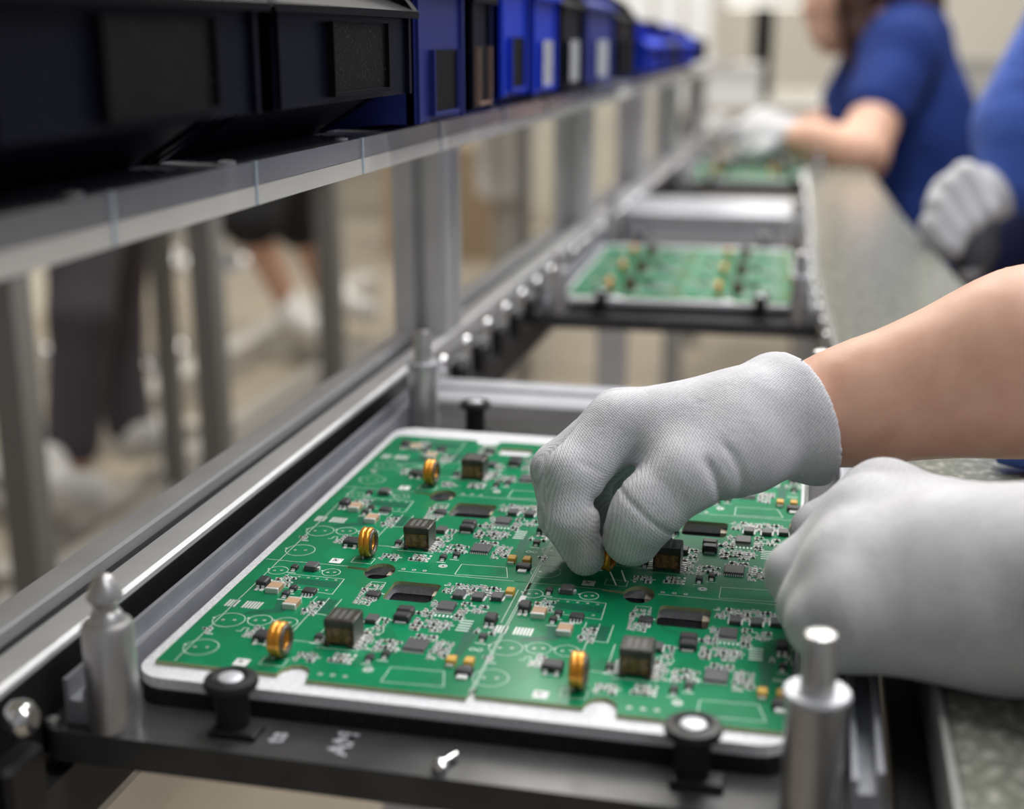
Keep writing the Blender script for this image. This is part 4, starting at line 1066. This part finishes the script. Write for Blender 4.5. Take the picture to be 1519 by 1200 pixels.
st = thing('stool', 'dark round stool under the seated woman', 'stool', (0.2, 2.6, FZ))
part('seat', MB().lathe([(.17, -.42), (.18, -.40), (.18, -.37), (.16, -.36)], (.25, 2.62, 0), 24), rubber, st, 40)
part('column', MB().lathe([(.025, FZ + .05), (.025, -.42)], (.25, 2.62, 0), 14), chrome, st, 40)
part('base', MB().lathe([(.22, FZ), (.22, FZ + .02), (.04, FZ + .06)], (.25, 2.62, 0), 24), chrome, st, 40)

# ------------------------------------------------------------------ neighbouring line seen below the shelf
post2 = mat('grey painted steel', (0.22, 0.22, 0.21), 0.5, 0.3)
lightb = mat('light grey beam', (0.52, 0.50, 0.46), 0.5, 0.2)
nl = thing('work_table', 'grey steel frame of the neighbouring work line seen below the shelf', 'table', (-1.0, 2.2, FZ))
for (x, y) in ((-0.925, 1.37), (-0.905, 1.86), (-0.915, 2.42), (-0.915, 3.2), (-0.915, 4.2), (-1.38, 2.62), (-1.38, 1.75), (-1.38, 3.6)):
    part('leg', MB().box(x - .02, x + .02, y - .02, y + .02, FZ, 0.0), post2, nl)
part('table_top', MB().box(-1.42, -0.88, 0.6, 5.0, 0.0, 0.03), lightb, nl)
part('foot_rail', MB().box(-1.40, -1.36, 0.9, 5.0, -0.80, -0.76), lightb, nl)
part('foot_rail', MB().box(-1.36, -0.94, 1.35, 1.39, -0.80, -0.76), lightb, nl)
part('foot_rail', MB().box(-1.36, -0.94, 2.40, 2.44, -0.80, -0.76), lightb, nl)
fb = thing('floor_frame', 'pale base frame lying on the floor beyond the neighbouring line', 'frame', (-1.8, 3.4, FZ))
part('long_beam', MB().box(-1.98, -1.88, 2.6, 5.6, FZ, FZ + .10), lightb, fb)
part('long_beam', MB().box(-1.60, -1.53, 2.2, 4.4, FZ, FZ + .07), lightb, fb)
for y in (2.62, 3.3, 4.3): part('cross_piece', MB().box(-1.88, -1.60, y, y + .07, FZ, FZ + .06), lightb, fb)
def stool_chrome(x, y, label):
    t = thing('stool', label, 'stool', (x, y, FZ))
    part('base', MB().lathe([(.26, FZ), (.26, FZ + .015), (.05, FZ + .07)], (x, y, 0), 24), chrome, t, 40)
    part('column', MB().lathe([(.03, FZ + .05), (.03, -.42)], (x, y, 0), 14), rubber, t, 40)
    part('seat', MB().lathe([(.17, -.42), (.19, -.40), (.19, -.35), (.16, -.33)], (x, y, 0), 24), rubber, t, 40)
    for k in range(5):
        a = 2 * math.pi * k / 5 - .6; cx_, cy_ = x + .24 * math.cos(a), y + .24 * math.sin(a)
        part('glint_ball', MB().lathe([(.035 * math.sin(math.pi * (j + .02) / 10.04), FZ + .05 - .035 * math.cos(math.pi * (j + .02) / 10.04)) for j in range(11)], (cx_, cy_, 0), 16), mirror, t, 60)  # chrome balls added to catch lamp glints that blur into discs
mirror = mat('polished chrome ball', (0.95, 0.95, 0.95), 0.04, 1.0)
stool_chrome(-2.35, 4.05, 'black stool on a chrome disc beside the dark trousers')
stool_chrome(-2.95, 6.2, 'black stool with chrome foot beyond the bare legs')
white_shoe = mat('white shoe leather', (0.78, 0.77, 0.75), 0.55)
darktr = mat('dark purple grey trousers', (0.085, 0.074, 0.088), 0.9)
shorts = mat('black shorts', (0.010, 0.010, 0.012), 0.9)
def standing(label, x, y, legs, trm, trpts, shoes, torsocol, hz=.85):
    t = thing('person', label, 'person', (x, y, FZ)); og = (x, y, FZ)
    def b(p):
        d = cap(p, (x, y, .05), (x, y, .40), .13, .15)
        d = smin(d, cap(p, (x, y - .15, .42), (x, y + .15, .42), .07), .05)
        d = smin(d, head_sdf(p, (x + .03, y, .64), (x, y, .46), 1.0), .03)
        for s in (-1, 1): d = smin(d, chain(p, [(x, y + s * .2, .42), (x + .02, y + s * .25, .15), (x + .1, y + s * .2, -.05)], (.05, .04, .03), .02), .03)
        for l in legs: d = smin(d, chain(p, l, (.085, .062, .042), .03), .04)
        return d
    link('body', sdf_mesh('body', b, (x - .6, y - .6, FZ), (x + .6, y + .6, .84), .018, skin, og), t)
    def tr(p):
        d = cap(p, (x, y, .10), (x, y, -.06), .145, .16)
        for l, r in trpts: d = smin(d, chain(p, l, r, .03), .04)
        return d
    link('trousers', sdf_mesh('trousers', tr, (x - .6, y - .6, FZ), (x + .6, y + .6, .3), .022, trm, og), t)
    def sh(p):
        d = cap(p, (x, y, .06), (x, y, .40), .145, .165)
        return smin(d, cap(p, (x, y - .16, .42), (x, y + .16, .42), .085), .05)
    link('shirt', sdf_mesh('shirt', sh, (x - .4, y - .4, -.2), (x + .4, y + .4, .6), .022, torsocol, og), t)
    link('hair', sdf_mesh('hair', lambda p: hair_sdf(p, (x + .03, y, .64), 1.0), (x - .2, y - .2, .45), (x + .2, y + .2, .84), .016, hairm, og), t)
    for (a, c) in shoes:
        def f(p): return smin(cap(p, a, c, .055, .045), cap(p, (a[0], a[1], a[2] + .04), (a[0], a[1], a[2] + .06), .05), .03)
        lo = np.minimum(a, c) - .12; hi = np.maximum(a, c) + .14; lo[2] = FZ
        link('shoe', sdf_mesh('shoe', f, lo, hi, .012, white_shoe, og), t)
# bare legs in black shorts
k1 = P(372, 335, 4.55); a1 = P(430, 455, 4.75); k2 = P(450, 340, 4.9); a2 = P(490, 450, 5.1)
hp = P(385, 190, 4.6)
standing('worker with bare legs, black shorts and white shoes beyond the neighbouring line', hp[0], hp[1],
         [[(hp[0], hp[1], -.05), k1, a1], [(hp[0], hp[1] + .1, -.05), k2, a2]], shorts,
         [([(hp[0], hp[1], -.02), P(372, 320, 4.55)], (.15, .115)), ([(hp[0], hp[1] + .1, -.02), P(445, 325, 4.9)], (.15, .115))],
         [(P(432, 470, 4.75), P(475, 490, 4.55)), (P(500, 448, 5.15), P(545, 462, 4.95))], lit_shirt)
k1 = P(120, 470, 3.0); a1 = P(105, 690, 3.0); k2 = P(170, 480, 3.3); a2 = P(195, 640, 3.35)
hp = P(130, 200, 3.1)
standing('worker in dark trousers and white shoe behind the grey table legs', hp[0], hp[1],
         [[(hp[0], hp[1], -.05), k1, a1], [(hp[0], hp[1] + .1, -.05), k2, a2]], darktr,
         [([(hp[0], hp[1], -.02), k1, P(108, 655, 3.0)], (.12, .070, .062)), ([(hp[0], hp[1] + .1, -.02), k2, P(190, 625, 3.35)], (.12, .070, .06))],
         [(P(72, 728, 2.95), P(138, 732, 2.80)), (P(195, 655, 3.4), P(230, 655, 3.25))], lit_shirt)

# ------------------------------------------------------------------ far background
creamp = mat('cream cabinet', (0.74, 0.70, 0.60), 0.6)
whitec = mat('white strip curtain', (0.80, 0.81, 0.83), 0.5)
greyc = mat('grey cabinet', (0.42, 0.41, 0.39), 0.6)
oakm = mat('brown carton', (0.30, 0.22, 0.14), 0.8)
def cabinet(name, label, cat, x0, x1, y0, y1, z1, m, doors=2, z0=FZ):
    t = thing(name, label, cat, ((x0 + x1) / 2, (y0 + y1) / 2, z0))
    part('body', MB().box(x0, x1, y0, y1, z0, z1), m, t)
    w = (x1 - x0) / doors
    for i in range(doors):
        d = part('door', MB().box(x0 + i * w + .01, x0 + (i + 1) * w - .01, y0 - .02, y0, z0 + .06, z1 - .03), m, t)
        sub('handle', MB().box(x0 + (i + 1) * w - .06, x0 + (i + 1) * w - .04, y0 - .045, y0 - .02, (z0 + z1) / 2 - .06, (z0 + z1) / 2 + .06), alu, d, t)
    return t
cabinet('cabinet', 'tall cream cabinet far behind the shelf posts', 'cabinet', -2.6, -1.2, 8.2, 8.8, 0.30, creamp, 3)
cabinet('cabinet', 'grey low cabinet against the far wall behind the seated woman', 'cabinet', 1.3, 3.4, 8.4, 9.0, 0.25, greyc, 4)
cabinet('cabinet', 'cream cabinet beyond the far end of the worktop', 'cabinet', -0.55, 0.55, 6.2, 6.8, -0.02, creamp, 2)
cur = thing('strip_curtain', 'white plastic strip curtain hanging at the end of the shelf', 'curtain', (-0.9, 5.6, FZ))
for i in range(9):
    x = -1.55 + .125 * i
    part('strip', MB().box(x, x + .105, 5.6 + .01 * (i % 2), 5.604 + .01 * (i % 2), FZ + .9, 1.0), whitec, cur)
part('curtain_rail', MB().box(-1.6, -.38, 5.58, 5.63, 1.0, 1.05), alu, cur)
cyl = thing('white_canister', 'white plastic canister on a stand beyond the shelf posts', 'canister', (-1.55, 6.2, FZ))
cp = P(750, 215, 5.2)
cyl.location = (cp[0], cp[1], FZ)
part('canister', MB().lathe([(.10, cp[2] - .20), (.115, cp[2] - .19), (.115, cp[2] + .14), (.07, cp[2] + .18), (.04, cp[2] + .20)], (cp[0], cp[1], 0), 24), whitepl, cyl, 40)
part('stand', MB().lathe([(.20, FZ), (.20, FZ + .02), (.05, FZ + .05), (.05, cp[2] - .20)], (cp[0], cp[1], 0), 20), greyc, cyl, 40)
lampm = mat('lamp glass', (0.9, 0.88, 0.8), 0.4, emit=((1, .95, .85), 1.2))
lt = P(1132, 60, 4.4)
lp = thing('magnifier_lamp', 'round white bench lamp on a dark stem past the seated woman', 'lamp', (lt[0], lt[1], .0205))
part('stem', MB().tube([(lt[0], lt[1], .0205), (lt[0], lt[1], lt[2] + .12)], .035, 12), rubber, lp, 40)
part('shade', MB().lathe([(.03, lt[2] + .20), (.13, lt[2] + .17), (.14, lt[2] + .12), (.13, lt[2] + .11)], (lt[0], lt[1], 0), 24), whitepl, lp, 40)
part('bulb_ring', MB().lathe([(.09, lt[2] + .105), (.12, lt[2] + .105), (.12, lt[2] + .115), (.09, lt[2] + .115)], (lt[0], lt[1], 0), 24), lampm, lp, 40)
tb_ = thing('work_table', 'pale far work table past the end of the conveyor', 'table', (0.1, 4.6, FZ))
part('table_top', MB().box(-0.5, 1.3, 4.2, 5.0, -0.02, 0.02), lightb, tb_)
for x in (-.45, 1.21):
    for y in (4.25, 4.9): part('leg', MB().box(x, x + .05, y, y + .05, FZ, -.02), post2, tb_)
def crate(x, y, z, w, l, h, m, label):
    t = thing('box', label, 'box', (x, y, z))
    part('body', MB().box(x - w / 2, x + w / 2, y - l / 2, y + l / 2, z, z + h), m, t)
    part('lid', MB().box(x - w / 2 - .006, x + w / 2 + .006, y - l / 2 - .006, y + l / 2 + .006, z + h, z + h + .02), m, t)
crate(-0.34, 4.38, 0.02, .30, .25, .10, whitepl, 'flat white box on the far work table')
crate(0.25, 4.5, 0.02, .16, .2, .07, rubber, 'small black box on the far work table')
crate(0.55, 4.6, 0.02, .22, .2, .12, greyc, 'grey box on the far work table')
crate(-1.9, 6.9, FZ, .6, .5, .55, oakm, 'brown carton on the floor before the tall cream cabinet')
crate(-3.4, 5.0, FZ, .5, .5, .42, creamp, 'cream box on the floor behind the stool')
crate(-3.9, 7.2, FZ, .8, .5, .8, greyc, 'grey box by the side wall')

cabinet('cabinet', 'tall pale machine cabinet beyond the standing worker', 'cabinet', 1.05, 1.55, 6.4, 6.9, 0.75, creamp, 1)
cabinet('cabinet', 'grey machine cabinet at the hall wall beyond the workers', 'cabinet', 1.75, 2.4, 7.2, 7.8, 0.55, greyc, 2)
mp_ = thing('equipment_rack', 'dark slim equipment rack beyond the standing worker', 'rack', (0.93, 5.3, FZ))
for dx_ in (0, .16): part('upright', MB().box(.88 + dx_, .91 + dx_, 5.28, 5.31, FZ, .55), rubber, mp_)
for z_ in (-.4, -.05, .2, .45): part('tray', MB().box(.88, 1.07, 5.28, 5.5, z_, z_ + .05), greyc, mp_)
